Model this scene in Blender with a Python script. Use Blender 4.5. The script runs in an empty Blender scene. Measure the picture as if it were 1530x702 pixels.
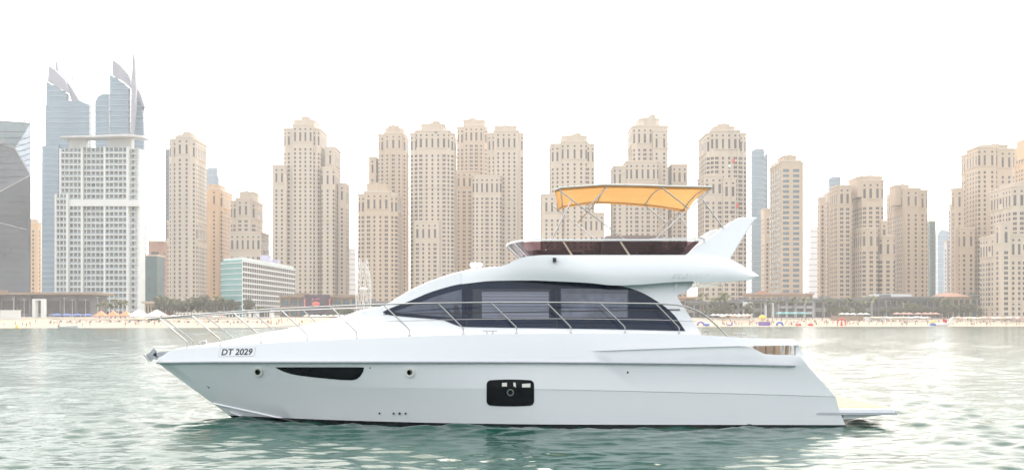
import bpy, bmesh, math, random
import numpy as np
from mathutils import Vector, Matrix

R = math.radians
random.seed(7)
scn = bpy.context.scene
col = scn.collection

# ------------------------------------------------------------------ camera, sky, sun, exposure
F, H, HY, CX = 1584.0, 2.4, 481.0, 765.0      # focal length in photo pixels, eye height, horizon row, centre column


def PX(px, Y): return (px - CX) / F * Y
def PZ(py, Y): return H + (HY - py) / F * Y
def P(px, py, Y): return (PX(px, Y), Y, PZ(py, Y))


cam_d = bpy.data.cameras.new('camera')
cam = bpy.data.objects.new('camera', cam_d)
col.objects.link(cam)
cam.location = (0, 0, H)
cam.rotation_euler = (R(90), 0, 0)
cam_d.sensor_width = 36
cam_d.lens = 36 * F / 1530
cam_d.shift_y = (HY - 351) / 1530
cam_d.clip_start = 0.1
cam_d.clip_end = 12000
scn.camera = cam

SUN_EL, SUN_AZ = 38.0, 8.0                    # azimuth measured from +Y (behind the city) towards +X
world = bpy.data.worlds.new('World')
scn.world = world
world.use_nodes = True
wn, wl = world.node_tree.nodes, world.node_tree.links
wn.clear()
w_out = wn.new('ShaderNodeOutputWorld')
w_bg = wn.new('ShaderNodeBackground')
w_sky = wn.new('ShaderNodeTexSky')
w_sky.sky_type = 'NISHITA'
w_sky.sun_disc = False
w_sky.sun_elevation = R(SUN_EL)
w_sky.sun_rotation = R(SUN_AZ)
w_sky.dust_density = 4.0
w_sky.air_density = 1.2
w_sky.altitude = 0
w_tc = wn.new('ShaderNodeTexCoord')
w_map = wn.new('ShaderNodeMapping')
w_map.inputs['Scale'].default_value = (1.2, 1.2, 4.0)
w_noise = wn.new('ShaderNodeTexNoise')
w_noise.inputs['Scale'].default_value = 1.6
w_noise.inputs['Detail'].default_value = 5
w_ramp = wn.new('ShaderNodeValToRGB')
w_ramp.color_ramp.elements[0].position = 0.25
w_ramp.color_ramp.elements[0].color = (11.0, 11.3, 11.9, 1)
w_ramp.color_ramp.elements[1].position = 0.75
w_ramp.color_ramp.elements[1].color = (14.6, 14.6, 14.5, 1)
w_mix = wn.new('ShaderNodeMix')
w_mix.data_type = 'RGBA'
w_mix.inputs[0].default_value = 0.82
wl.new(w_tc.outputs['Generated'], w_map.inputs['Vector'])
wl.new(w_map.outputs['Vector'], w_noise.inputs['Vector'])
wl.new(w_noise.outputs['Fac'], w_ramp.inputs['Fac'])
wl.new(w_sky.outputs['Color'], w_mix.inputs[6])
wl.new(w_ramp.outputs['Color'], w_mix.inputs[7])
w_dot = wn.new('ShaderNodeVectorMath'); w_dot.operation = 'DOT_PRODUCT'      # thin cloud glowing round the veiled sun
w_dot.inputs[1].default_value = (math.sin(R(SUN_AZ)) * math.cos(R(SUN_EL)), math.cos(R(SUN_AZ)) * math.cos(R(SUN_EL)), math.sin(R(SUN_EL)))
w_max = wn.new('ShaderNodeMath'); w_max.operation = 'MAXIMUM'; w_max.inputs[1].default_value = 0.0
w_pow = wn.new('ShaderNodeMath'); w_pow.operation = 'POWER'; w_pow.inputs[1].default_value = 1.2
w_gl = wn.new('ShaderNodeMath'); w_gl.operation = 'MULTIPLY_ADD'; w_gl.inputs[1].default_value = 0.92; w_gl.inputs[2].default_value = 0.9
w_sc = wn.new('ShaderNodeVectorMath'); w_sc.operation = 'SCALE'
wl.new(w_tc.outputs['Generated'], w_dot.inputs[0])
wl.new(w_dot.outputs['Value'], w_max.inputs[0]); wl.new(w_max.outputs[0], w_pow.inputs[0]); wl.new(w_pow.outputs[0], w_gl.inputs[0])
wl.new(w_mix.outputs[2], w_sc.inputs[0]); wl.new(w_gl.outputs[0], w_sc.inputs['Scale'])
w_wm = wn.new('ShaderNodeMix'); w_wm.data_type = 'RGBA'                       # warmer towards the sun
w_wm.inputs[6].default_value = (1, 1, 1, 1); w_wm.inputs[7].default_value = (1.03, 0.985, 0.93, 1)
w_tt = wn.new('ShaderNodeVectorMath'); w_tt.operation = 'MULTIPLY'
wl.new(w_max.outputs[0], w_wm.inputs[0]); wl.new(w_wm.outputs[2], w_tt.inputs[0]); wl.new(w_sc.outputs['Vector'], w_tt.inputs[1])
wl.new(w_tt.outputs['Vector'], w_bg.inputs['Color'])
w_bg.inputs['Strength'].default_value = 0.1
wl.new(w_bg.outputs['Background'], w_out.inputs['Surface'])

sun_d = bpy.data.lights.new('sun', 'SUN')
sun_d.energy = 1.0
sun_d.angle = R(12)
sun_d.color = (1.0, 0.94, 0.85)
sun = bpy.data.objects.new('sun', sun_d)
col.objects.link(sun)
sd = Vector((math.sin(R(SUN_AZ)) * math.cos(R(SUN_EL)), math.cos(R(SUN_AZ)) * math.cos(R(SUN_EL)), math.sin(R(SUN_EL))))
sun.rotation_euler = (-sd).to_track_quat('-Z', 'Y').to_euler()
sun.location = (300, 600, 800)

scn.view_settings.view_transform = 'Standard'
scn.view_settings.look = 'None'
scn.view_settings.gamma = 1
scn.view_settings.use_curve_mapping = False
scn.view_settings.exposure = 0.85
scn.render.engine = 'CYCLES'
scn.cycles.use_denoising = True
scn.cycles.max_bounces = 8
scn.cycles.volume_bounces = 1
scn.cycles.transparent_max_bounces = 12
scn.cycles.sample_clamp_indirect = 8
scn.cycles.caustics_reflective = False
scn.cycles.caustics_refractive = False

# ------------------------------------------------------------------ materials


def mat(name, c, rough=0.6, metal=0.0, var=0.0, vscale=1.0, bump=0.0, bscale=20.0, spec=0.5, coat=0.0, c2=None, stretch=(1, 1, 1)):
    m = bpy.data.materials.new(name)
    m.use_nodes = True
    nt = m.node_tree
    b = nt.nodes['Principled BSDF']
    b.inputs['Base Color'].default_value = (*c, 1)
    b.inputs['Roughness'].default_value = rough
    b.inputs['Metallic'].default_value = metal
    b.inputs['Specular IOR Level'].default_value = spec
    b.inputs['Coat Weight'].default_value = coat
    if var > 0 or bump > 0:
        tc = nt.nodes.new('ShaderNodeTexCoord')
        mp = nt.nodes.new('ShaderNodeMapping')
        mp.inputs['Scale'].default_value = stretch
        nt.links.new(tc.outputs['Object'], mp.inputs['Vector'])
    if var > 0:
        n = nt.nodes.new('ShaderNodeTexNoise')
        n.inputs['Scale'].default_value = vscale
        n.inputs['Detail'].default_value = 6
        r = nt.nodes.new('ShaderNodeValToRGB')
        r.color_ramp.elements[0].position = 0.3
        r.color_ramp.elements[1].position = 0.7
        lo = c2 if c2 else tuple(v * (1 - var) for v in c)
        r.color_ramp.elements[0].color = (*lo, 1)
        r.color_ramp.elements[1].color = (*(tuple(min(1, v * (1 + var * 0.5)) for v in c) if not c2 else c), 1)
        nt.links.new(mp.outputs['Vector'], n.inputs['Vector'])
        nt.links.new(n.outputs['Fac'], r.inputs['Fac'])
        nt.links.new(r.outputs['Color'], b.inputs['Base Color'])
    if bump > 0:
        n2 = nt.nodes.new('ShaderNodeTexNoise')
        n2.inputs['Scale'].default_value = bscale
        n2.inputs['Detail'].default_value = 4
        bp = nt.nodes.new('ShaderNodeBump')
        bp.inputs['Strength'].default_value = bump
        nt.links.new(mp.outputs['Vector'], n2.inputs['Vector'])
        nt.links.new(n2.outputs['Fac'], bp.inputs['Height'])
        nt.links.new(bp.outputs['Normal'], b.inputs['Normal'])
    return m


M = {}
M['gelcoat'] = mat('gelcoat', (0.785, 0.795, 0.83), 0.16, var=0.02, vscale=1.2, coat=0.3)
M['gelcoat_soft'] = mat('gelcoat_soft', (0.80, 0.81, 0.82), 0.35, var=0.025, vscale=2)
M['steel'] = mat('steel', (0.47, 0.46, 0.45), 0.3, metal=1.0, var=0.1, vscale=8)
M['rub'] = mat('rub_rail', (0.42, 0.44, 0.48), 0.35, var=0.08, vscale=6)
M['dark_glass'] = mat('dark_glass', (0.010, 0.019, 0.045), 0.05, var=0.15, vscale=1.5, spec=0.3)
M['black_glass'] = mat('black_glass', (0.005, 0.006, 0.009), 0.08, var=0.2, vscale=3, spec=0.2)
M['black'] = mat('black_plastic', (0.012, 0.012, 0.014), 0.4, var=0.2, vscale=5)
M['letter'] = mat('lettering_dark', (0.035, 0.035, 0.05), 0.5, var=0.1, vscale=9)
M['emblem'] = mat('emblem_silver', (0.62, 0.63, 0.67), 0.3, metal=0.4, var=0.05, vscale=9)
M['beige_vinyl'] = mat('beige_vinyl', (0.55, 0.44, 0.34), 0.55, var=0.08, vscale=5, bump=0.1)
M['grey_vinyl'] = mat('grey_vinyl', (0.33, 0.31, 0.31), 0.55, var=0.08, vscale=5)
M['teak'] = mat('teak', (0.40, 0.285, 0.19), 0.75, var=0.2, vscale=4, stretch=(0.4, 8, 1))
M['sand'] = mat('sand', (0.42, 0.345, 0.262), 0.95, var=0.10, vscale=0.08, bump=0.3, bscale=0.6)
M['promenade'] = mat('promenade_paving', (0.42, 0.38, 0.34), 0.8, var=0.12, vscale=0.1)
M['jbr'] = mat('cream_render', (0.52, 0.42, 0.325), 0.85, var=0.05, vscale=0.05)
M['jbr2'] = mat('sand_render', (0.52, 0.405, 0.30), 0.85, var=0.05, vscale=0.05)
M['jbr3'] = mat('pale_render', (0.55, 0.46, 0.37), 0.85, var=0.05, vscale=0.05)
M['orange'] = mat('ochre_render', (0.55, 0.37, 0.22), 0.85, var=0.06, vscale=0.05)  # ochre whose depth also paints in shade on the tower behind the hotel
M['trim'] = mat('pale_trim', (0.57, 0.475, 0.385), 0.8, var=0.04, vscale=0.2)
M['win'] = mat('window_glass', (0.085, 0.07, 0.072), 0.32, var=0.5, vscale=0.35, spec=0.3)
M['winb'] = mat('blue_window_glass', (0.11, 0.16, 0.20), 0.3, var=0.3, vscale=0.3, spec=0.3)
M['white_wall'] = mat('white_render', (0.66, 0.67, 0.66), 0.7, var=0.04, vscale=0.1)
M['curtain'] = mat('blue_curtain_glass', (0.19, 0.275, 0.35), 0.15, var=0.15, vscale=0.05)
M['sail'] = mat('grey_sail_panel', (0.33, 0.33, 0.38), 0.5, var=0.06, vscale=0.2)
M['stone'] = mat('grey_stone', (0.33, 0.30, 0.28), 0.8, var=0.12, vscale=0.2)
M['rail_glass'] = mat('balcony_glass', (0.40, 0.45, 0.48), 0.25, var=0.1, vscale=0.2)
M['band'] = mat('blue_spandrel', (0.28, 0.36, 0.42), 0.4, var=0.05, vscale=0.2)
M['winl'] = mat('pale_window_glass', (0.22, 0.25, 0.27), 0.15, var=0.5, vscale=0.3)
M['mirror'] = mat('mirror_glass', (0.42, 0.47, 0.52), 0.08, metal=0.8, var=0.15, vscale=0.05)  # pale tone of the upper facets, sky reflection put into the colour
M['curtain_dark'] = mat('dark_curtain_glass', (0.12, 0.13, 0.155), 0.12, var=0.3, vscale=0.04)  # dark tone also stands for buildings mirrored in the lower facade
M['metal_pale'] = mat('pale_metal_panel', (0.55, 0.54, 0.55), 0.45, var=0.05, vscale=0.2)
M['teal'] = mat('teal_glass', (0.16, 0.36, 0.35), 0.15, var=0.15, vscale=0.1)
M['teal_dark'] = mat('dull_teal_glass', (0.10, 0.17, 0.18), 0.25, var=0.2, vscale=0.08)
M['roof_dark'] = mat('dark_cladding', (0.17, 0.165, 0.175), 0.6, var=0.15, vscale=0.2)
M['brown_clad'] = mat('brown_cladding', (0.30, 0.21, 0.15), 0.7, var=0.1, vscale=0.3, stretch=(3, 3, 0.2))
M['terracotta'] = mat('terracotta_tile', (0.46, 0.25, 0.17), 0.8, var=0.15, vscale=0.5)
M['fabric_white'] = mat('white_canvas', (0.74, 0.72, 0.68), 0.9, var=0.05, vscale=2)
M['fabric_cream'] = mat('cream_canvas', (0.66, 0.54, 0.40), 0.9, var=0.08, vscale=2)
M['fabric_orange'] = mat('salmon_canvas', (0.72, 0.30, 0.17), 0.9, var=0.1, vscale=2)
M['fabric_pink'] = mat('dusky_pink_canvas', (0.55, 0.33, 0.28), 0.9, var=0.1, vscale=2)
M['fabric_teal'] = mat('teal_canvas', (0.16, 0.42, 0.42), 0.9, var=0.1, vscale=2)
M['yellow'] = mat('yellow_vinyl', (0.75, 0.50, 0.06), 0.5, var=0.1, vscale=1)
M['red'] = mat('red_vinyl', (0.62, 0.03, 0.035), 0.45, var=0.1, vscale=1)
M['blue'] = mat('blue_vinyl', (0.07, 0.15, 0.50), 0.45, var=0.1, vscale=1)
M['purple'] = mat('purple_vinyl', (0.22, 0.12, 0.42), 0.5, var=0.1, vscale=1)
M['white_vinyl'] = mat('white_vinyl', (0.72, 0.74, 0.74), 0.45, var=0.04, vscale=1)
M['bark'] = mat('bark', (0.16, 0.12, 0.085), 0.9, var=0.25, vscale=3, bump=0.4)
M['leaf'] = mat('leaf_olive', (0.16, 0.165, 0.085), 0.7, var=0.45, vscale=0.6)
M['leaf_grey'] = mat('leaf_greygreen', (0.16, 0.165, 0.12), 0.75, var=0.45, vscale=0.5)
M['leaf_pale'] = mat('leaf_yellowgreen', (0.25, 0.235, 0.11), 0.7, var=0.4, vscale=0.6)
M['board'] = mat('billboard_plum', (0.06, 0.035, 0.065), 0.5, var=0.2, vscale=0.2)
M['pink'] = mat('billboard_pink', (0.60, 0.20, 0.28), 0.5, var=0.1, vscale=0.3)
M['coral'] = mat('billboard_coral', (0.68, 0.16, 0.15), 0.5, var=0.2, vscale=0.4)
M['skin'] = mat('tanned_skin', (0.36, 0.21, 0.14), 0.6, var=0.1, vscale=5)
M['cloth_dark'] = mat('dark_cloth', (0.05, 0.05, 0.07), 0.9, var=0.2, vscale=5)
M['cloth_red'] = mat('red_cloth', (0.45, 0.07, 0.06), 0.9, var=0.2, vscale=5)
M['cloth_white'] = mat('white_cloth', (0.65, 0.62, 0.6), 0.9, var=0.1, vscale=5)
M['cloth_blue'] = mat('blue_cloth', (0.10, 0.16, 0.32), 0.9, var=0.1, vscale=5)


def mat_hull():
    m = mat('hull_gelcoat', (0.78, 0.80, 0.82), 0.14, coat=0.3)
    nt = m.node_tree
    b = nt.nodes['Principled BSDF']
    g = nt.nodes.new('ShaderNodeTexCoord')
    s = nt.nodes.new('ShaderNodeSeparateXYZ')
    nt.links.new(g.outputs['Object'], s.inputs[0])
    k = nt.nodes.new('ShaderNodeMath'); k.operation = 'MULTIPLY_ADD'
    k.inputs[1].default_value = 0.003; k.inputs[2].default_value = 0.0
    nt.links.new(s.outputs['X'], k.inputs[0])
    a = nt.nodes.new('ShaderNodeMath'); a.operation = 'ADD'
    nt.links.new(s.outputs['Z'], a.inputs[0]); nt.links.new(k.outputs[0], a.inputs[1])
    c = nt.nodes.new('ShaderNodeMath'); c.operation = 'LESS_THAN'; c.inputs[1].default_value = 0.06
    nt.links.new(a.outputs[0], c.inputs[0])
    n = nt.nodes.new('ShaderNodeTexNoise'); n.inputs['Scale'].default_value = 1.3
    r = nt.nodes.new('ShaderNodeValToRGB')
    r.color_ramp.elements[0].color = (0.76, 0.77, 0.81, 1); r.color_ramp.elements[1].color = (0.785, 0.795, 0.83, 1)
    nt.links.new(g.outputs['Object'], n.inputs['Vector']); nt.links.new(n.outputs['Fac'], r.inputs['Fac'])
    mx = nt.nodes.new('ShaderNodeMix'); mx.data_type = 'RGBA'
    mx.inputs[7].default_value = (0.008, 0.009, 0.012, 1)
    nt.links.new(c.outputs[0], mx.inputs[0]); nt.links.new(r.outputs['Color'], mx.inputs[6])
    nt.links.new(mx.outputs[2], b.inputs['Base Color'])
    return m


M['hull'] = mat_hull()


def mat_blind():
    m = mat('blind_slats', (0.2, 0.22, 0.3), 0.3, coat=0.6)
    nt = m.node_tree
    b = nt.nodes['Principled BSDF']
    g = nt.nodes.new('ShaderNodeTexCoord')
    w = nt.nodes.new('ShaderNodeTexWave'); w.bands_direction = 'Z'
    w.inputs['Scale'].default_value = 4.2; w.inputs['Distortion'].default_value = 0.4
    r = nt.nodes.new('ShaderNodeValToRGB')
    r.color_ramp.elements[0].color = (0.085, 0.095, 0.14, 1); r.color_ramp.elements[1].color = (0.17, 0.18, 0.245, 1)
    nt.links.new(g.outputs['Object'], w.inputs['Vector']); nt.links.new(w.outputs['Fac'], r.inputs['Fac'])
    nt.links.new(r.outputs['Color'], b.inputs['Base Color'])
    b.inputs['Coat Roughness'].default_value = 0.04
    return m


M['blind'] = mat_blind()
M['pane'] = mat('tinted_pane', (0.055, 0.07, 0.115), 0.06, var=0.35, vscale=2.5, coat=0.5)
M['pane_frame'] = mat('pane_frame', (0.02, 0.027, 0.045), 0.15, var=0.15, vscale=2)


def mat_tint():
    m = bpy.data.materials.new('burgundy_tinted_acrylic')
    m.use_nodes = True
    nt = m.node_tree
    nt.nodes.clear()
    o = nt.nodes.new('ShaderNodeOutputMaterial')
    t = nt.nodes.new('ShaderNodeBsdfTransparent'); t.inputs[0].default_value = (0.19, 0.115, 0.125, 1)
    d = nt.nodes.new('ShaderNodeBsdfDiffuse')
    n = nt.nodes.new('ShaderNodeTexNoise'); n.inputs['Scale'].default_value = 1.2
    r = nt.nodes.new('ShaderNodeValToRGB')
    r.color_ramp.elements[0].color = (0.03, 0.014, 0.017, 1); r.color_ramp.elements[1].color = (0.055, 0.028, 0.03, 1)
    nt.links.new(n.outputs['Fac'], r.inputs['Fac']); nt.links.new(r.outputs['Color'], d.inputs[0])
    g = nt.nodes.new('ShaderNodeBsdfGlossy'); g.inputs['Roughness'].default_value = 0.05
    a = nt.nodes.new('ShaderNodeMixShader'); a.inputs[0].default_value = 0.5
    nt.links.new(t.outputs[0], a.inputs[1]); nt.links.new(d.outputs[0], a.inputs[2])
    f = nt.nodes.new('ShaderNodeFresnel'); f.inputs[0].default_value = 1.45
    bm = nt.nodes.new('ShaderNodeMixShader')
    nt.links.new(f.outputs[0], bm.inputs[0]); nt.links.new(a.outputs[0], bm.inputs[1]); nt.links.new(g.outputs[0], bm.inputs[2])
    nt.links.new(bm.outputs[0], o.inputs[0])
    return m


M['tint'] = mat_tint()


def mat_canopy():
    m = bpy.data.materials.new('orange_canopy_cloth')
    m.use_nodes = True
    nt = m.node_tree
    nt.nodes.clear()
    o = nt.nodes.new('ShaderNodeOutputMaterial')
    d = nt.nodes.new('ShaderNodeBsdfDiffuse'); t = nt.nodes.new('ShaderNodeBsdfTranslucent')
    g = nt.nodes.new('ShaderNodeTexCoord')
    n = nt.nodes.new('ShaderNodeTexNoise'); n.inputs['Scale'].default_value = 2.0
    r = nt.nodes.new('ShaderNodeValToRGB')
    r.color_ramp.elements[0].color = (0.63, 0.34, 0.12, 1); r.color_ramp.elements[1].color = (0.72, 0.42, 0.18, 1)
    nt.links.new(g.outputs['Object'], n.inputs['Vector']); nt.links.new(n.outputs['Fac'], r.inputs['Fac'])
    nt.links.new(r.outputs['Color'], d.inputs[0]); nt.links.new(r.outputs['Color'], t.inputs[0])
    wn_ = nt.nodes.new('ShaderNodeTexNoise'); wn_.inputs['Scale'].default_value = 3.5; wn_.inputs['Detail'].default_value = 3
    wb = nt.nodes.new('ShaderNodeBump'); wb.inputs['Strength'].default_value = 0.6; wb.inputs['Distance'].default_value = 0.06
    nt.links.new(g.outputs['Object'], wn_.inputs['Vector']); nt.links.new(wn_.outputs['Fac'], wb.inputs['Height'])
    nt.links.new(wb.outputs['Normal'], d.inputs['Normal']); nt.links.new(wb.outputs['Normal'], t.inputs['Normal'])
    a = nt.nodes.new('ShaderNodeMixShader'); a.inputs[0].default_value = 0.42
    nt.links.new(d.outputs[0], a.inputs[1]); nt.links.new(t.outputs[0], a.inputs[2])
    nt.links.new(a.outputs[0], o.inputs[0])
    return m


M['canopy'] = mat_canopy()


def mat_water():
    m = bpy.data.materials.new('green_sea_water')
    m.use_nodes = True
    nt = m.node_tree
    b = nt.nodes['Principled BSDF']
    b.inputs['Base Color'].default_value = (0.006, 0.085, 0.055, 1)
    b.inputs['Roughness'].default_value = 0.05
    b.inputs['IOR'].default_value = 1.33
    g = nt.nodes.new('ShaderNodeTexCoord')
    mp = nt.nodes.new('ShaderNodeMapping'); mp.inputs['Scale'].default_value = (0.7, 1.3, 1)
    nt.links.new(g.outputs['Object'], mp.inputs['Vector'])
    n1 = nt.nodes.new('ShaderNodeTexNoise'); n1.inputs['Scale'].default_value = 5.0; n1.inputs['Detail'].default_value = 5
    n1.inputs['Roughness'].default_value = 0.6
    n2 = nt.nodes.new('ShaderNodeTexNoise'); n2.inputs['Scale'].default_value = 0.5; n2.inputs['Detail'].default_value = 4
    nt.links.new(mp.outputs['Vector'], n1.inputs['Vector']); nt.links.new(mp.outputs['Vector'], n2.inputs['Vector'])
    b1 = nt.nodes.new('ShaderNodeBump'); b1.inputs['Strength'].default_value = 1.0; b1.inputs['Distance'].default_value = 0.03
    b2 = nt.nodes.new('ShaderNodeBump'); b2.inputs['Distance'].default_value = 0.30
    sy = nt.nodes.new('ShaderNodeSeparateXYZ'); nt.links.new(g.outputs['Object'], sy.inputs[0])
    mr = nt.nodes.new('ShaderNodeMapRange'); mr.inputs[1].default_value = 25; mr.inputs[2].default_value = 220; mr.inputs[3].default_value = 0.25; mr.inputs[4].default_value = 1.0
    nt.links.new(sy.outputs['Y'], mr.inputs[0]); nt.links.new(mr.outputs[0], b2.inputs['Strength'])
    mr2 = nt.nodes.new('ShaderNodeMapRange'); mr2.inputs[1].default_value = 25; mr2.inputs[2].default_value = 300; mr2.inputs[3].default_value = 0.05; mr2.inputs[4].default_value = 0.14
    nt.links.new(sy.outputs['Y'], mr2.inputs[0]); nt.links.new(mr2.outputs[0], b.inputs['Roughness'])
    mr3 = nt.nodes.new('ShaderNodeMapRange'); mr3.inputs[1].default_value = 22; mr3.inputs[2].default_value = 32; mr3.inputs[3].default_value = 0.35; mr3.inputs[4].default_value = 1.0
    nt.links.new(sy.outputs['Y'], mr3.inputs[0]); nt.links.new(mr3.outputs[0], b1.inputs['Strength'])
    nt.links.new(n1.outputs['Fac'], b1.inputs['Height']); nt.links.new(n2.outputs['Fac'], b2.inputs['Height'])
    nt.links.new(b2.outputs['Normal'], b1.inputs['Normal']); nt.links.new(b1.outputs['Normal'], b.inputs['Normal'])
    n3 = nt.nodes.new('ShaderNodeTexNoise'); n3.inputs['Scale'].default_value = 0.06; n3.inputs['Detail'].default_value = 3
    r = nt.nodes.new('ShaderNodeValToRGB')
    r.color_ramp.elements[0].color = (0.003, 0.045, 0.030, 1); r.color_ramp.elements[1].color = (0.006, 0.058, 0.041, 1)
    nt.links.new(g.outputs['Object'], n3.inputs['Vector']); nt.links.new(n3.outputs['Fac'], r.inputs['Fac'])
    nt.links.new(r.outputs['Color'], b.inputs['Base Color'])
    return m


M['water'] = mat_water()

# ------------------------------------------------------------------ building helpers
ORG = {}


def tag(o, label=None, cat=None, group=None, kind=None):
    if label: o['label'] = label
    if cat: o['category'] = cat
    if group: o['group'] = group
    if kind: o['kind'] = kind
    return o


def thing(name, loc, label, cat, group=None):
    o = bpy.data.objects.new(name, None)
    o.empty_display_size = 0.2
    col.objects.link(o)
    o.location = loc
    ORG[o] = Vector(loc)
    return tag(o, label, cat, group)


class MB:
    def __init__(s):
        s.v, s.f, s.m = [], [], []

    def add(s, vs, fs, mi=0):
        k = len(s.v)
        s.v.extend(tuple(p) for p in vs)
        for f in fs:
            s.f.append(tuple(i + k for i in f)); s.m.append(mi)

    def box(s, x0, x1, y0, y1, z0, z1, mi=0):
        vs = [(x0, y0, z0), (x1, y0, z0), (x1, y1, z0), (x0, y1, z0), (x0, y0, z1), (x1, y0, z1), (x1, y1, z1), (x0, y1, z1)]
        s.add(vs, [(0, 3, 2, 1), (4, 5, 6, 7), (0, 1, 5, 4), (1, 2, 6, 5), (2, 3, 7, 6), (3, 0, 4, 7)], mi)

    def prism(s, poly, z0, z1, mi=0):                 # plan polygon, vertical walls
        n = len(poly)
        vs = [(x, y, z0) for x, y in poly] + [(x, y, z1) for x, y in poly]
        fs = [(i, (i + 1) % n, n + (i + 1) % n, n + i) for i in range(n)]
        s.add(vs, fs + [tuple(range(n, 2 * n)), tuple(reversed(range(n)))], mi)

    def plate(s, pts, Y, depth, mi=0):                # elevation polygon in photo pixels, extruded away from the water
        q = [P(a, b, Y) for a, b in pts]
        n = len(q)
        vs = q + [(x, y + depth, z) for x, y, z in q]
        fs = [(i, (i + 1) % n, n + (i + 1) % n, n + i) for i in range(n)]
        s.add(vs, fs + [tuple(range(n)), tuple(reversed(range(n, 2 * n)))], mi)

    def tube(s, pts, r, k=6, mi=0, r2=None):
        pts = [Vector(p) for p in pts]
        rings = []
        n = len(pts)
        for i, p in enumerate(pts):
            d = (pts[min(i + 1, n - 1)] - pts[max(i - 1, 0)]).normalized()
            a = d.cross(Vector((0, 0, 1)))
            if a.length < 1e-3: a = d.cross(Vector((0, 1, 0)))
            a.normalize(); b = d.cross(a)
            rr = r if r2 is None else r + (r2 - r) * i / max(1, n - 1)
            rings.append([p + (a * math.cos(2 * math.pi * j / k) + b * math.sin(2 * math.pi * j / k)) * rr for j in range(k)])
        vs = [p for rg in rings for p in rg]
        fs = [(i * k + j, i * k + (j + 1) % k, (i + 1) * k + (j + 1) % k, (i + 1) * k + j) for i in range(n - 1) for j in range(k)]
        s.add(vs, fs + [tuple(range(k)), tuple(reversed(range((n - 1) * k, n * k)))], mi)

    def loft(s, rows, mi=0, flip=False):
        n = len(rows[0])
        vs = [p for r in rows for p in r]
        fs = []
        for j in range(len(rows) - 1):
            for i in range(n - 1):
                q = (j * n + i, j * n + i + 1, (j + 1) * n + i + 1, (j + 1) * n + i)
                fs.append(q[::-1] if flip else q)
        s.add(vs, fs, mi)

    def lathe(s, prof, c, k=14, mi=0):
        vs = [(c[0] + r * math.cos(2 * math.pi * j / k), c[1] + r * math.sin(2 * math.pi * j / k), c[2] + z) for r, z in prof for j in range(k)]
        fs = [(i * k + j, i * k + (j + 1) % k, (i + 1) * k + (j + 1) % k, (i + 1) * k + j) for i in range(len(prof) - 1) for j in range(k)]
        s.add(vs, fs + [tuple(reversed(range(k))), tuple(range((len(prof) - 1) * k, len(prof) * k))], mi)

    def build(s, name, mats, parent=None, smooth=False, fix=True, label=None, kind=None, org=None):
        if not isinstance(mats, (list, tuple)): mats = [mats]
        o0 = org if org is not None else (ORG.get(parent, Vector((0, 0, 0))) if parent else Vector((0, 0, 0)))
        me = bpy.data.meshes.new(name)
        me.from_pydata([(x - o0[0], y - o0[1], z - o0[2]) for x, y, z in s.v], [], s.f)
        for m in mats: me.materials.append(m)
        me.polygons.foreach_set('material_index', s.m)
        if fix:
            bm = bmesh.new(); bm.from_mesh(me)
            bmesh.ops.remove_doubles(bm, verts=bm.verts, dist=1e-5)
            bmesh.ops.recalc_face_normals(bm, faces=bm.faces)
            bm.to_mesh(me); bm.free()
        if smooth:
            me.polygons.foreach_set('use_smooth', [True] * len(me.polygons))
            me.update()
            try: me.set_sharp_from_angle(angle=R(38))
            except Exception: pass
        o = bpy.data.objects.new(name, me)
        col.objects.link(o)
        if parent is not None:
            o.parent = parent; ORG[o] = o0
        else:
            o.location = o0
        if label: o['label'] = label
        if kind: o['kind'] = kind
        return o


def bevel(o, w=0.02, seg=2):
    b = o.modifiers.new('bevel', 'BEVEL'); b.width = w; b.segments = seg; b.limit_method = 'ANGLE'; b.angle_limit = R(40)
    return o


def interp(pts, x):
    """smooth monotone-ish interpolation of (x, y) control points"""
    xs = [p[0] for p in pts]; ys = [p[1] for p in pts]
    if x <= xs[0]: return ys[0]
    if x >= xs[-1]: return ys[-1]
    i = max(j for j in range(len(xs)) if xs[j] <= x)
    i = min(i, len(xs) - 2)

    def sl(j): return (ys[j + 1] - ys[j]) / (xs[j + 1] - xs[j])

    def tan(j):
        if j == 0: return sl(0)
        if j == len(xs) - 1: return sl(j - 1)
        a, b = sl(j - 1), sl(j)
        return 0.0 if a * b <= 0 else 2 * a * b / (a + b)
    h = xs[i + 1] - xs[i]; t = (x - xs[i]) / h
    return ((2 * t**3 - 3 * t**2 + 1) * ys[i] + (t**3 - 2 * t**2 + t) * h * tan(i) + (-2 * t**3 + 3 * t**2) * ys[i + 1] + (t**3 - t**2) * h * tan(i + 1))


def lerp(a, b, t): return a + (b - a) * t


ORD = 'first second third fourth fifth sixth seventh eighth ninth tenth eleventh twelfth thirteenth fourteenth fifteenth sixteenth seventeenth eighteenth nineteenth twentieth'.split()

# ------------------------------------------------------------------ setting: sea, beach, promenade


def shore(px): return 425 + 165 * px / 1530


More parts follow.
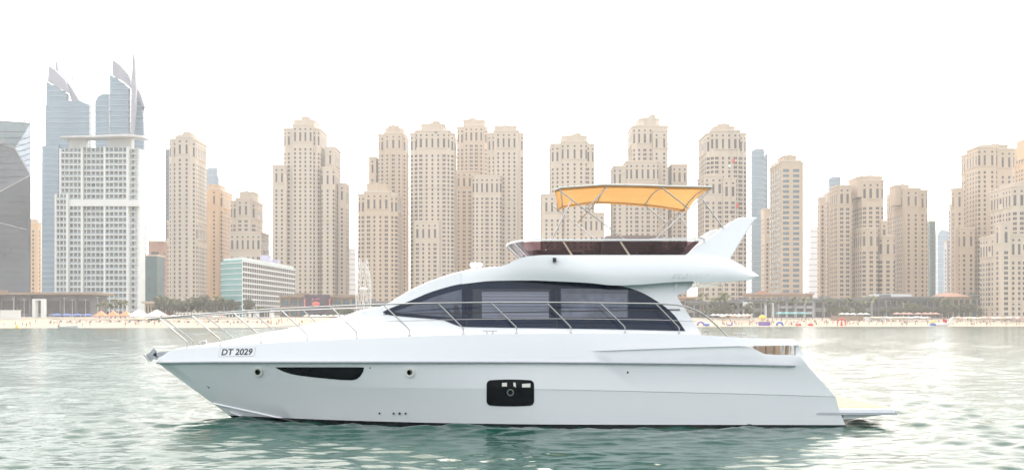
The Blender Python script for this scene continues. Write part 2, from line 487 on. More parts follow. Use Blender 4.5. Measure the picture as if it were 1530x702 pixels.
def make_water():
    ratio = 0.0031
    ys = [-30.0, -20.0, -10.0, 0.0, 3.0, 6.0]
    y = 8.0
    while y < 720:
        ys.append(y); y += max(0.03, y * ratio)
    ys = np.array(ys)
    s = np.linspace(-1, 1, 861)
    s = np.sign(s) * (0.62 * np.abs(s) + 0.38 * np.abs(s)**3)
    X = s[None, :] * (np.maximum(ys, 0)[:, None] * 0.82 + 14)
    Y = np.repeat(ys[:, None], len(s), 1)
    rng = np.random.default_rng(11)
    Z = np.zeros_like(X)
    dy = np.gradient(ys)[:, None]
    for i in range(72):
        lam = 0.26 * (17 ** (rng.random() ** 1.4))   # 0.3 .. 6 m
        k = 2 * math.pi / lam
        th = R(94) + rng.normal(0, R(27))
        a = (0.0096 if lam < 0.9 else 0.0056) * lam ** 0.8 * min(1.0, 1.6 / lam) ** 0.5 * (0.6 + 0.8 * rng.random())
        ph = rng.random() * 6.28
        fade = np.clip((lam / np.maximum(dy, 1e-3) - 3.5) / 4, 0, 1)
        arg = k * (X * math.cos(th) + Y * math.sin(th)) + ph
        w = np.sin(arg)
        Z += fade * a * (w - 0.25 * np.cos(2 * arg))
    # gusts: calmer and rougher patches
    g = 0.75 + 0.35 * np.sin(X * 0.11 + 1.3) * np.sin(Y * 0.07 + X * 0.03) + 0.15 * np.sin(X * 0.31 - Y * 0.17)
    Z *= g
    lee = np.clip((25.2 - Y) / 2.5, 0, 1) * np.clip((9.6 - np.abs(X)) / 2.0, 0, 1)      # sheltered water under the hull side
    Z *= 1 - 0.62 * lee
    for hx, hy, hh, sx, sy_ in ((11.8, 31.2, 0.075, 0.5, 0.10), (10.9, 25.9, 0.065, 0.42, 0.09), (11.3, 30.6, 0.05, 0.3, 0.08), (10.2, 25.6, 0.05, 0.35, 0.08)):
        Z += hh * np.exp(-((X - hx) / sx) ** 2 - ((Y - hy - 0.35 * (X - hx) ** 2) / sy_) ** 2)      # steep little wavelets off the stern
    n, m = X.shape
    me = bpy.data.meshes.new('water')
    me.vertices.add(n * m)
    me.vertices.foreach_set('co', np.stack([X, Y, Z], -1).reshape(-1).astype(np.float32))
    idx = np.arange(n * m).reshape(n, m)
    q = np.stack([idx[:-1, :-1], idx[:-1, 1:], idx[1:, 1:], idx[1:, :-1]], -1).reshape(-1, 4)
    me.loops.add(q.size); me.loops.foreach_set('vertex_index', q.reshape(-1).astype(np.int32))
    me.polygons.add(len(q))
    me.polygons.foreach_set('loop_start', (np.arange(len(q)) * 4).astype(np.int32))
    me.polygons.foreach_set('loop_total', np.full(len(q), 4, np.int32))
    me.polygons.foreach_set('use_smooth', np.ones(len(q), bool))
    me.update(calc_edges=True)
    me.materials.append(M['water'])
    o = bpy.data.objects.new('water', me); col.objects.link(o); tag(o, kind='structure')
    b = MB()
    b.add([(-2600, -900, -0.75), (2600, -900, -0.75), (2600, 900, -0.75), (-2600, 900, -0.75)], [(0, 1, 2, 3)])
    tag(b.build('sea', M['water']), kind='structure')


make_water()


def ground_z(px, Y):
    t = Y - shore(px)
    return interp([(-30, -1.6), (0, 0.0), (6, 0.35), (30, 1.5), (70, 3.3), (95, 4.6), (100, 5.0), (140, 5.2), (600, 5.5)], t)


def make_ground():
    b = MB()
    ts = [-30, -12, -4, 0, 3, 6, 10, 16, 24, 34, 46, 60, 72, 84, 95]
    pxs = list(range(-900, 2500, 20))
    rows = [[(PX(p, shore(max(-300, min(p, 1900))) + t), shore(max(-300, min(p, 1900))) + t,
              ground_z(max(-300, min(p, 1900)), shore(max(-300, min(p, 1900))) + t) + (0.12 * math.sin(p * 0.11 + t * 0.3) if 5 < t < 90 else 0)) for p in pxs] for t in ts]
    b.loft(rows)
    tag(b.build('beach', M['sand'], smooth=True), kind='structure')
    c = MB()
    ts = [95, 100, 140, 300, 700, 1400]
    rows = [[(PX(p, shore(max(-300, min(p, 1900))) + t), shore(max(-300, min(p, 1900))) + t,
              interp([(95, 4.6), (100, 5.0), (140, 5.2), (600, 5.5), (1400, 5.5)], t)) for p in pxs] for t in ts]
    c.loft(rows)
    tag(c.build('ground', M['promenade']), kind='structure')


make_ground()

# ------------------------------------------------------------------ haze
hz = MB()
hz.box(-3200, 3200, -1000, 3000, -3.0, 330)
haze = hz.build('haze', [])
tag(haze, kind='stuff')
hm = bpy.data.materials.new('haze_air')
hm.use_nodes = True
hm.node_tree.nodes.clear()
ho = hm.node_tree.nodes.new('ShaderNodeOutputMaterial')
hv = hm.node_tree.nodes.new('ShaderNodeVolumePrincipled')
hv.inputs['Color'].default_value = (0.98, 0.965, 0.95, 1)
hv.inputs['Density'].default_value = 0.00025
hv.inputs['Anisotropy'].default_value = 0.2
hm.node_tree.links.new(hv.outputs[0], ho.inputs['Volume'])
haze.data.materials.append(hm)

# ------------------------------------------------------------------ towers
LAND = []            # (px0, px1, Y, short name) for wording the labels of small things


WIN_MESH = {}


def win_mesh(w, h, m):
    k = (round(w, 2), round(h, 2), m.name)
    if k not in WIN_MESH:
        b = MB(); b.box(-w / 2, w / 2, -0.14, 0.05, -h / 2, h / 2)
        me = bpy.data.meshes.new('window')
        me.from_pydata(b.v, [], b.f); me.materials.append(m)
        WIN_MESH[k] = me
    return WIN_MESH[k]


def add_windows(root, wins, m, limit=100):
    """wins: (x, y, z, angle, w, h) in world space. The first 'limit' that show are parts, the rest one part."""
    o0 = ORG[root]
    front = sorted(wins, key=lambda q: (-q[4] * q[5] * max(0.05, math.cos(q[3])) if q[2] > 30 else 0, -q[2]))
    ind, rest = front[:limit], front[limit:]
    for x, y, z, a, w, h in ind:
        o = bpy.data.objects.new('window', win_mesh(w, h, m))
        o.parent = root
        o.location = (x - o0[0], y - o0[1], z - o0[2]); o.rotation_euler = (0, 0, a)
        col.objects.link(o)
    if rest:
        A = np.array(rest)
        n = len(A)
        c, s = np.cos(A[:, 3]), np.sin(A[:, 3])
        V = []
        for lx, ly, lz in [(-.5, 0.05, -.5), (.5, 0.05, -.5), (.5, -0.14, -.5), (-.5, -0.14, -.5), (-.5, 0.05, .5), (.5, 0.05, .5), (.5, -0.14, .5), (-.5, -0.14, .5)]:
            ux, uy = lx * A[:, 4], ly
            V.append(np.stack([A[:, 0] - o0[0] + c * ux - s * uy, A[:, 1] - o0[1] + s * ux + c * uy, A[:, 2] - o0[2] + lz * A[:, 5]], -1))
        V = np.stack(V, 1).reshape(-1, 3)
        F_ = [(3, 2, 6, 7), (0, 3, 7, 4), (2, 1, 5, 6), (7, 6, 5, 4), (0, 1, 2, 3)]
        faces = [tuple(8 * i + j for j in f) for i in range(n) for f in F_]
        me = bpy.data.meshes.new('windows')
        me.from_pydata(V.tolist(), [], faces); me.materials.append(m)
        o = bpy.data.objects.new('windows', me); col.objects.link(o); o.parent = root
        o['kind'] = 'stuff'


def footprint(x0, x1, yf, depth, ch=0.0, yaw=0.0):
    w = x1 - x0
    c = ch
    pts = [(x0 + c, yf), (x1 - c, yf), (x1, yf + c), (x1, yf + depth), (x0, yf + depth), (x0, yf + c)] if c > 0 else \
          [(x0, yf), (x1, yf), (x1, yf + depth), (x0, yf + depth)]
    if yaw:
        cx, cy = (x0 + x1) / 2, yf + depth / 2
        ca, sa = math.cos(yaw), math.sin(yaw)
        pts = [(cx + (x - cx) * ca - (y - cy) * sa, cy + (x - cx) * sa + (y - cy) * ca) for x, y in pts]
    return pts


def kinds_for(n, style, rng):
    if n <= 0: return []
    half = (n + 1) // 2
    base = {'a': ['s', 's', 'd', 's', 'w', 's', 'd', 's'], 'b': ['s', 'd', 's', 'd', 'w', 's', 's', 'd'], 'c': ['d', 's', 's', 'w', 'd', 's', 'd', 's'],
            'g': ['w'] * 8, 's': ['s'] * 8}[style]
    h = [base[i % 8] for i in range(half)]
    return h + (h[:-1][::-1] if n % 2 else h[::-1])


def face_wins(A, B, z0, z1, wins, mb, style='a', pitch=3.5, fh=3.15, rng=random, top=True, skip=0.0, relief=True):
    """windows, pilasters and string courses on the vertical face from A to B (outside on the right-hand side of A->B)"""
    dx, dy = B[0] - A[0], B[1] - A[1]
    W = math.hypot(dx, dy)
    if W < 2.2: return
    dx, dy = dx / W, dy / W
    nx, ny = dy, -dx
    ang = math.atan2(dy, dx)
    n = max(1, int((W - 1.0) / pitch))
    ks = kinds_for(n, style, rng)
    tall = top and z1 - z0 > 40
    zt = z1 - (14.5 if tall else 3.0)
    rows = int((zt - z0 - 2) / fh)
    if rows < 1: return
    gap = [rng.randint(8, 14), rng.randint(22, 30)]
    for i, kd in enumerate(ks):
        s = W * (i + 0.5) / n
        cx, cy = A[0] + dx * s, A[1] + dy * s
        w = {'s': 1.35, 'd': 2.2, 'w': 3.0}[kd]
        if style == 'g': w = pitch * 0.78
        h = {'s': 1.8, 'd': 1.85, 'w': 1.95}[kd]
        for r in range(rows):
            if kd == 'w' and style != 'g' and (rows - r) in (gap[0], gap[0] + 1, gap[1], gap[1] + 1): continue
            if skip and rng.random() < skip: continue
            z = z0 + 3 + r * fh
            if kd == 'd':
                wins.append((cx - dx * 0.62, cy - dy * 0.62, z, ang, 1.06, h)); wins.append((cx + dx * 0.62, cy + dy * 0.62, z, ang, 1.06, h))
            else:
                wins.append((cx, cy, z, ang, w, h))
        if tall and kd != 'w':
            wins.append((cx, cy, z1 - 9.3, ang, min(w, 1.7), 6.6))
            wins.append((cx, cy, z1 - 3.6, ang, min(w, 1.3), 1.3))
        if tall and kd == 'w':
            wins.append((cx, cy, z1 - 8.0, ang, 2.4, 3.4))
    if not relief or W < 6: return

    def bar(s0, s1, za, zb, d):
        q = []
        for s, o in ((s0, d), (s1, d), (s1, -0.05), (s0, -0.05)):
            q.append((A[0] + dx * s + nx * o, A[1] + dy * s + ny * o))
        mb.prism(q, za, zb)
    for i in range(1, n):
        if ks[i] != ks[i - 1] or ks[i] == 'w':
            s = W * i / n
            bar(s - 0.28, s + 0.28, z0 + 1.2, z1 - (13.6 if tall else 1.2), 0.36)
    if tall:
        bar(0.004, W - 0.004, z1 - 13.4, z1 - 12.7, 0.5)
        zz = z1 - 13.4 - fh * gap[0] - 1.2
        bar(0.004, W - 0.004, zz, zz + 0.6, 0.42)


def extent(a, b, Yf, dep, ch):
    """front-face ends so that the whole block, side face included, spans the columns a..b of the photograph"""
    nom = PX(b, Yf) - PX(a, Yf)
    while True:
        cc = min(ch * 0.4, dep * 0.3)
        XA = PX(a, Yf + cc if a < CX else Yf + dep)
        XB = PX(b, Yf + dep if b < CX else Yf + cc)
        if XB - XA > 0.62 * nom or dep < 3: break
        dep *= 0.8
    return XA, XB, dep, min(ch * 0.4, dep * 0.3)


def jbr_tower(blocks, Y, m, label, short, name='apartment_tower', wm=None, style='a', cat='tower', yaw=0.0, fh=3.15, pitch=3.5, crowns=(), trim=None, limit=100, seed=1, top=True):
    """blocks: (px0, px1, py_top, d_front, depth, chamfer) in photo pixels and metres"""
    rng = random.Random(seed)
    x0 = min(b[0] for b in blocks); x1 = max(b[1] for b in blocks)
    zb = ground_z((x0 + x1) / 2, Y)
    org = (PX((x0 + x1) / 2, Y), Y, zb)
    t = thing(name, org, label, cat)
    walls, tr, wins = MB(), MB(), []
    for bi, (a, b, yt, df, dep, ch) in enumerate(blocks):
        Yf = Y + df
        za = zb - 0.6 + 0.011 * bi
        zt = PZ(yt, Yf)
        XA, XB, dep, ch = extent(a, b, Yf, dep, ch)
        fp = footprint(XA, XB, Yf, dep, ch, yaw)
        walls.prism(fp, za, zt)
        n = len(fp)
        fc = [(fp[0], fp[1])] + ([(fp[1], fp[2]), (fp[2], fp[3]), (fp[4], fp[5]), (fp[5], fp[0])] if n == 6 else [(fp[1], fp[2]), (fp[3], fp[0])])
        for A, B in fc:
            face_wins(A, B, zb + 1, zt, wins, walls, style, pitch, fh, rng, top=top)
        # cornice and parapet
        cx = sum(p[0] for p in fp) / n; cy = sum(p[1] for p in fp) / n
        def grow(d): return [(cx + (x - cx) * (1 + d / max(4, abs(x - cx))), cy + (y - cy) * (1 + d / max(4, abs(y - cy)))) for x, y in fp]
        tr = MB()
        tr.prism(grow(0.45), zt - 0.75 + 0.007 * bi, zt + 0.32 + 0.007 * bi)
        if top and zt > 60:
            walls.prism(grow(0.25), zt - 5.45, zt - 5.0)
        tr.build('cornice', trim or M['trim'], t, fix=False)
    cr = MB()
    for ci, (a, b, yt, df, dep, ch) in enumerate(crowns):
        Yf = Y + df
        XA, XB, dep, ch = extent(a, b, Yf, dep, ch)
        fp = footprint(XA, XB, Yf, dep, ch, yaw)
        zt = PZ(yt, Yf)
        cr.prism(fp, zt - 14 - 0.01 * ci, zt)
        cr.prism(footprint(XA - 0.3, XB + 0.3, Yf - 0.3, dep + 0.6, ch, yaw), zt - 0.6, zt + 0.35)
        W = XB - XA
        cr.box((XA + XB) / 2 - W * 0.13, (XA + XB) / 2 + W * 0.13, Yf - 0.7, Yf + 1, zt - 9, zt + 0.9)
        cr.tube([(XA + 2, Yf + 3, zt - 0.2), (XA + 2, Yf + 3, zt + 2.4)], 0.16, 5)
    walls.build('wall', m, t, fix=False)
    if crowns: cr.build('crown', trim or m, t, fix=False)
    add_windows(t, wins, wm or M['win'], limit)
    LAND.append((x0, x1, Y, short))
    return t


# --- the beige residential towers, left to right
jbr_tower([(253, 309, 208, 0, 30, 6), (262, 302, 204, -1.6, 26, 3), (250, 309, 330, 3, 24, 4)], 770, M['jbr3'],
          'tall cream tower with stepped crown, just right of the white balcony tower', 'first cream tower', style='a', seed=2,
          crowns=[(265, 299, 202, -0.5, 20, 3), (274, 291, 198, 1, 14, 2)])
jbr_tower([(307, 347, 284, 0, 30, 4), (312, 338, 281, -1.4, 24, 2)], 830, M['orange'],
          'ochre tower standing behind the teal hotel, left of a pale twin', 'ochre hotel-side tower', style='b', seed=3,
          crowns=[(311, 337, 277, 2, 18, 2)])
jbr_tower([(345, 393, 300, 6, 28, 4), (343, 402, 347, -4, 26, 0), (352, 386, 296, 4, 24, 3)], 800, M['jbr3'],
          'pale shorter tower on a broad podium directly behind the teal hotel', 'pale podium tower', style='c', seed=4,
          crowns=[(358, 387, 287, 7, 18, 0)])
jbr_tower([(424, 489, 192, 0, 32, 6), (407, 440, 247, -5, 30, 3), (486, 509, 220, 4, 26, 0), (505, 522, 274, 6, 22, 0), (437, 478, 186, -2, 28, 0), (480, 508, 250, -4, 26, 4)], 800, M['jbr3'],
          'broad cream tower stepping down on both sides, right of the teal hotel', 'broad cream tower', style='a', seed=5,
          crowns=[(439, 477, 180, 1, 20, 0), (450, 466, 175.5, 2, 12, 0)])
jbr_tower([(535, 600, 290, -6, 30, 5), (544, 590, 286, -7.5, 26, 3)], 780, M['jbr2'],
          'lower sand coloured tower with domed crown, behind the white lattice tower', 'lower sand tower behind the lattice', style='c', seed=6,
          crowns=[(548, 581, 275, -4, 18, 4)])
jbr_tower([(565, 611, 201, 0, 30, 4), (551, 568, 235, 4, 26, 0), (574, 606, 198, -1.6, 26, 0)], 850, M['jbr'],
          'tall cream tower rising behind the lower sand coloured tower', 'tall cream tower behind the sand tower', style='b', seed=7,
          crowns=[(576, 605, 192, 1, 20, 4), (580, 598, 188.5, 2, 14, 2)])
jbr_tower([(613, 682, 199, 0, 34, 7), (620, 676, 195, -1.5, 30, 6), (617, 660, 330, -4, 24, 3)], 790, M['jbr3'],
          'wide pale tower with stepped crown above the yacht windscreen slope', 'wide pale tower above the yacht bow', style='c', seed=8,
          crowns=[(629, 667, 186, 1, 22, 4), (646, 658, 182, -0.8, 10, 0)])
jbr_tower([(683, 729, 190, 0, 30, 5), (681, 716, 255, -4, 26, 0), (693, 724, 187, -1.4, 26, 0)], 860, M['jbr'],
          'slim cream tower left of its near twin, above the yacht searchlight', 'slim cream tower above the searchlight', style='b', seed=9,
          crowns=[(692, 725, 180, 1, 20, 0), (701, 712, 177.5, 3, 10, 0)])
jbr_tower([(729, 782, 199, 0, 32, 6), (706, 750, 262, -8, 26, 4), (738, 775, 195, -1.6, 28, 3)], 800, M['jbr3'],
          'cream tower with a lower shoulder, left of the yacht flybridge windscreen', 'cream tower left of the flybridge', style='a', seed=10,
          crowns=[(739, 771, 189, 1, 20, 0)])
jbr_tower([(821, 888, 215, 0, 32, 7), (808, 840, 290, -5, 28, 3), (836, 878, 211, -2, 28, 6), (868, 903, 318, -3, 26, 0)], 770, M['jbr3'],
          'cream tower with rounded drum crown behind front end of orange bimini', 'cream tower behind the bimini front', style='a', seed=11,
          crowns=[(838, 877, 203, 1, 22, 8), (857, 868, 200, 2, 10, 0)])
jbr_tower([(938, 998, 188, 2, 32, 7), (912, 946, 248, -4, 28, 4), (930, 984, 241, -6, 26, 4), (996, 1027, 246, 3, 26, 0), (969, 998, 195, 0, 24, 0)], 780, M['jbr3'],
          'tallest cream tower behind the orange bimini, with lower shoulders both sides', 'tallest tower behind the bimini', style='b', seed=12,
          crowns=[(950, 985, 177, 4, 22, 7), (969, 979, 172.5, 5, 10, 0)])
tower_i = jbr_tower([(1044, 1115, 199, 0, 32, 6), (1052, 1106, 195, -1.6, 28, 4), (1042, 1080, 262, -3.5, 26, 0), (1072, 1100, 266, -5, 26, 0)], 740, M['jbr3'],
          'cream tower with red window cleaning cradles hanging on its front', 'cream tower behind the yacht fin', style='c', seed=13,
          crowns=[(1059, 1098, 189.5, 1, 20, 4), (1068, 1090, 186, 3, 14, 2)])
jbr_tower([(1240, 1272, 277, 6, 28, 2), (1268, 1320, 269, 0, 32, 7), (1275, 1312, 340, -8, 26, 6), (1300, 1337, 352, -5, 26, 4), (1310, 1326, 330, -2, 24, 0)], 740, M['jbr2'],
          'wide sand tower cluster with lower front wings, right of the grid windowed tower', 'wide sand tower cluster', style='c', seed=14,
          crowns=[(1268, 1318, 264, 3, 22, 6)])
jbr_tower([(1325, 1386, 284, 0, 34, 6), (1333, 1375, 281, -1.5, 28, 3)], 760, M['jbr2'],
          'flat topped ochre tower right of the wide sand tower cluster', 'flat topped ochre tower', style='b', seed=15,
          crowns=[(1329, 1358, 277, 2, 20, 2)])
jbr_tower([(1421, 1440, 281, -2, 26, 0), (1436, 1516, 222, 0, 34, 7), (1444, 1490, 219, -1.5, 30, 4), (1424, 1456, 340, -6, 24, 0)], 720, M['jbr2'],
          'tall sand tower with flat crown beside the right picture edge', 'tall sand tower at the right edge', style='a', seed=16,
          crowns=[(1446, 1506, 217, 2, 22, 4)])
jbr_tower([(1514, 1600, 212, 0, 34, 5)], 780, M['orange'],
          'ochre tower cut off by the right picture edge, highest one there', 'ochre tower cut by the right edge', style='b', seed=17,
          crowns=[(1519, 1590, 205, 2, 24, 4)])
jbr_tower([(1480, 1590, 277, 0, 32, 8), (1464, 1600, 350, -7, 30, 5), (1486, 1510, 332, -9, 26, 2)], 665, M['jbr3'],
          'pale stepped tower in front of the tall sand tower at right edge', 'pale stepped front tower', style='c', seed=18,
          crowns=[(1495, 1590, 272, 2, 22, 6)])

# --- other towers
jbr_tower([(1150, 1200, 243, 0, 30, 0), (1153, 1197, 240, -1.0, 26, 0)], 730, M['jbr2'],
          'beige tower with a regular grid of large blue windows', 'grid windowed tower', style='g', seed=19, wm=M['winb'], pitch=5.4, fh=3.6, top=False,
          crowns=[(1162, 1190, 233, 1, 20, 0)])
jbr_tower([(247, 256, 223, 0, 26, 0), (246, 256, 360, -3, 20, 0)], 880, M['winb'], 'slim blue slab showing behind left edge of the cream tower', 'slim blue slab', style='s', seed=20, wm=M['win'], top=False)
jbr_tower([(43, 62, 332, 0, 26, 0), (46, 58, 328, 2, 22, 0)], 820, M['orange'], 'narrow ochre tower between the dark glass block and the blue sail tower', 'narrow ochre tower', style='b', seed=21, top=False)
jbr_tower([(1137, 1153, 312, 0, 26, 0), (1139, 1150, 352, -3, 20, 0)], 790, M['jbr3'], 'slim pale tower squeezed left of the grid windowed tower', 'slim pale tower', style='s', seed=22, top=False)
jbr_tower([(1221, 1233, 295, 0, 26, 0), (1232, 1250, 288, 2, 24, 0)], 790, M['jbr3'], 'narrow pale tower with dark strip, left of the wide sand cluster', 'narrow pale tower', style='s', seed=23, top=False)
jbr_tower([(1385, 1398, 330, 0, 26, 0)], 800, M['teal_dark'], 'thin grey green slab behind the flat topped ochre tower', 'thin grey green slab', style='s', seed=24, top=False)
jbr_tower([(1417, 1426, 306, 0, 26, 0), (1410, 1424, 360, 4, 20, 0)], 800, M['metal_pale'], 'thin grey slab left of the tall sand tower', 'thin grey slab', style='s', seed=25, top=False)


def glass_tower(polys, Y, label, short, m, bands=True, fh=3.6, name='glass_tower', band_m=None, extra=None, step=None, ground=True):
    """polys: (px polygon, dY, depth). Curtain wall: glass volume with slim floor bands standing proud."""
    xs = [p[0] for q in polys for p in q[0]]
    zb = ground_z(sum(xs) / len(xs), Y)
    t = thing(name, (PX(sum(xs) / len(xs), Y), Y, zb), label, 'tower')
    g, bd = MB(), MB()
    for poly, dY, dep in polys:
        pa, pb = min(p[0] for p in poly), max(p[0] for p in poly)
        XA, XB, dep, _ = extent(pa, pb, Y + dY, dep, 0)
        na, nb = XA * F / (Y + dY) + CX, XB * F / (Y + dY) + CX
        poly = [(na + (p[0] - pa) * (nb - na) / (pb - pa), p[1]) for p in poly]
        g.plate(poly, Y + dY, dep)
        if bands:
            q = [P(a, b, Y + dY) for a, b in poly]
            zlo, zhi = min(p[2] for p in q), max(p[2] for p in q)
            z = zlo + fh
            while z < zhi - 0.8:
                c = []
                for i in range(len(q)):
                    a, b = q[i], q[(i + 1) % len(q)]
                    if (a[2] - z) * (b[2] - z) < 0: c.append(a[0] + (b[0] - a[0]) * (z - a[2]) / (b[2] - a[2]))
                if len(c) >= 2:
                    bd.box(min(c) - 0.25, max(c) + 0.25, Y + dY - 0.3, Y + dY + dep + 0.25, z - 0.3, z + 0.3)
                z += fh
    g.build('glass_wall', m, t, fix=True)
    if bd.v: bd.build('floor_bands', band_m or M['band'], t, fix=False)
    LAND.append((min(xs), max(xs), Y, short))
    return t


B0 = 476
# dark faceted block on the left edge; paler upper facets paint in reflected sky
t = thing('glass_office_block', (PX(20, 600), 600, 5), 'dark glass office block with folded facets at the left picture edge', 'building')
b = MB()
Yk = 600
q = {n: Vector(P(x, y, Yk + d)) for n, (x, y, d) in dict(a=(-60, 176, -2), b=(46, 184, 3), c=(46, 470, 0), d=(-60, 470, -1), e=(46, 262, -1.5), f=(-60, 196, 4), g=(40, 343, 2), h=(-60, 318, -4), i=(22, 222, 4.5)).items()}
back = {k: Vector((v.x * (v.y + 38) / v.y - 0.6, v.y + 38, v.z)) for k, v in q.items()}
ks = list(q)
vs = [q[k] for k in ks] + [back[k] for k in ks]
ix = {k: i for i, k in enumerate(ks)}
fs = [('a', 'f', 'i'), ('a', 'i', 'b'), ('b', 'i', 'e'), ('f', 'h', 'i'), ('i', 'h', 'e'), ('h', 'g', 'e'), ('h', 'd', 'g'), ('g', 'd', 'c'), ('e', 'g', 'c')]
faces = [tuple(ix[k] for k in f) for f in fs]
nq = len(ks)
faces += [(ix['a'], ix['b'], nq + ix['b'], nq + ix['a']), (ix['b'], ix['e'], nq + ix['e'], nq + ix['b']), (ix['e'], ix['c'], nq + ix['c'], nq + ix['e'])]
b.add(vs, faces[3:])
b.build('glass_wall', M['curtain_dark'], t)
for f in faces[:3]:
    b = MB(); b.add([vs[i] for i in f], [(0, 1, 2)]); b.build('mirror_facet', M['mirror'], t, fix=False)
b = MB()
for z in np.arange(9, 112, 3.6):
    b.box(PX(-60, 604), PX(45, 604), 598.6, 599.0, z - 0.09, z + 0.09)
b.build('floor_lines', M['win'], t, fix=False)
b = MB()
for p0, p1 in (('f', 'i'), ('i', 'e'), ('h', 'g'), ('a', 'b'), ('h', 'e')):
    b.tube([q[p0] + Vector((0, -0.2, 0)), q[p1] + Vector((0, -0.2, 0))], 0.22, 4)
b.build('facet_seams', M['metal_pale'], t, fix=False)
b = MB()
b.tube([P(18, 172, 605), P(40, 178, 605)], 0.3, 4); b.tube([P(37, 177, 605), P(37, 184, 606)], 0.4, 4)
b.build('roof_hoist', M['metal_pale'], t, fix=False)
LAND.append((0, 46, 600, 'dark glass block'))

glass_tower([([(68, B0), (68, 158), (76, 150), (120, 151), (137, 156), (137, B0)], 0, 4), ([(69, 160), (69, 122), (86, 130), (103, 140), (103, 160)], 3, 4), ([(62, B0), (63, 218), (90, 217), (90, B0)], -3, 3)], 720,
            'blue glass sail tower with leaning white crown, left of its twin', 'left sail tower', M['curtain'])
sail_l = bpy.data.objects['glass_tower']
b = MB()
b.plate([(71, 122), (73, 98), (84, 107), (97, 119), (104, 141), (86, 131)], 723.5, 13)
b.plate([(98, 119), (108, 133), (118, 150), (106, 150), (104, 141)], 726, 8)
b.build('sail_crown', M['sail'], sail_l)
b = MB(); b.plate([(82, 106), (83.5, 92), (85, 92), (87, 109)], 730, 3); b.build('spire', M['sail'], sail_l)
b = MB(); b.tube([P(98, 119, 722), P(110, 118, 722)], 0.3, 4); b.tube([P(108, 120, 722), P(108, 116.5, 722)], 0.5, 4); b.build('roof_hoist', M['metal_pale'], sail_l, fix=False)
tr = glass_tower([([(142, B0), (142, 152), (147, 144), (158, 140), (166, 141), (166, B0)], 0, 4), ([(164, B0), (164, 111), (178, 119), (195, 131), (195, B0)], -2, 4), ([(196, B0), (197, 126), (203, 129), (210, 142), (216, 160), (218, 200), (218, B0)], 1, 4)], 700,
                 'taller blue glass sail tower with tall blade, right of its twin', 'right sail tower', M['curtain'])
b = MB()
b.plate([(168, 113), (168, 89), (180, 98), (192, 112), (195, 121), (195, 132), (180, 119)], 699, 12)
b.plate([(203, 128), (209, 139), (215, 156), (217, 162), (212, 158), (203, 140)], 700, 8)
b.build('sail_crown', M['sail'], tr)
b = MB(); b.plate([(195, 203), (196, 130), (198, 86), (199.3, 77), (201, 88), (203, 130), (202, 160), (198, 203)], 694, 3)
b.build('blade', M['sail'], tr)
b = MB(); b.tube([P(188, 109, 698), P(194, 106, 698)], 0.3, 4); b.tube([P(149, 140, 700), P(156, 141, 700)], 0.25, 4); b.build('roof_hoist', M['metal_pale'], tr, fix=False)

glass_tower([([(1114, B0), (1114, 226), (1120, 223), (1138, 222), (1142, 225), (1142, B0)], 0, 28), ([(1142, B0), (1142, 232), (1147, 226), (1147, B0)], 6, 18)], 850,
            'pale blue glass tower between the cream tower and the grid windowed tower', 'pale blue glass tower', M['curtain'], fh=4.2)
glass_tower([([(309, 480), (309, 252), (313, 251), (332, 251), (332, 262), (335, 266), (335, 480)], 0, 24)], 980,
            'pale blue glass tower top showing behind the ochre tower', 'blue tower top', M['curtain'], fh=5)
glass_tower([([(522, 478), (522, 372), (535, 371), (535, 478)], 0, 24)], 1050, 'hazy grey tower in the gap left of the white lattice', 'hazy grey tower', M['metal_pale'], fh=5, band_m=M['winb'])
glass_tower([([(1203, 478), (1203, 386), (1206, 386), (1206, 338), (1221, 338), (1221, 478)], 0, 24)], 1150, 'faint far tower with a square opening near its top', 'faint far tower', M['metal_pale'], fh=6, band_m=M['winb'])
glass_tower([([(1229, 478), (1229, 268), (1236, 264), (1256, 264), (1256, 478)], 0, 24)], 900, 'grey blue flat topped tower behind the wide sand cluster', 'grey blue tower', M['curtain'], fh=4)
glass_tower([([(1393, 478), (1393, 349), (1400, 343), (1418, 345), (1418, 478)], 0, 24)], 1120, 'faint grey blue tower in the gap right of the flat topped ochre tower', 'faint grey blue tower', M['curtain'], fh=6)

# --- white balcony tower
Yw = 610
t = thing('balcony_tower', (PX(150, Yw), Yw, 5.2), 'broad white balcony tower under a thin flat roof, left of the cream towers', 'tower')
LAND.append((83, 216, Yw, 'white balcony tower'))
w, gl, sl, rg, wins = MB(), MB(), MB(), MB(), []
for a, c, yt, df, dep in ((90, 122, 222, 0, 12), (122, 156, 219, 1.5, 12), (156, 190, 219, 0, 12), (190, 207, 222, 3, 9), (83, 100, 290, -2, 12)):
    zt = PZ(yt, Yw + df)
    x0, x1 = PX(a, Yw + df), PX(c, Yw + df)
    gl.box(x0 + 0.3, x1 - 0.3, Yw + df + 1.3, Yw + df + dep, 4.6, zt - 0.5)
    w.box(x0 - 0.6, x0 + 0.6, Yw + df, Yw + df + dep - 0.1, 4.5, zt)
    w.box(x1 - 0.601, x1 + 0.6, Yw + df + 0.002, Yw + df + dep - 0.11, 4.5, zt + 0.01)
    n = 5 if c - a > 20 else 3
    for i in range(1, n):
        xx = x0 + (x1 - x0) * i / n
        w.box(xx - 0.2, xx + 0.2, Yw + df + 0.3, Yw + df + 1.4, 4.5, zt)
    z = 9.0
    fl = 3.35
    while z < zt - 1:
        sl.box(x0 + 0.2, x1 - 0.2, Yw + df + 0.05, Yw + df + 1.6, z - 0.2, z + 0.25)
        rg.box(x0 + 0.65, x1 - 0.65, Yw + df + 0.08, Yw + df + 0.2, z + 0.25, z + 1.1)
        for i in range(n):
            for k in (0.28, 0.72):
                xx = x0 + (x1 - x0) * (i + k) / n
                if random.random() < 0.9: wins.append((xx, Yw + df + 1.3, z + 1.85, 0.0, (x1 - x0) / n * random.uniform(0.22, 0.4), 2.3))
        z += fl
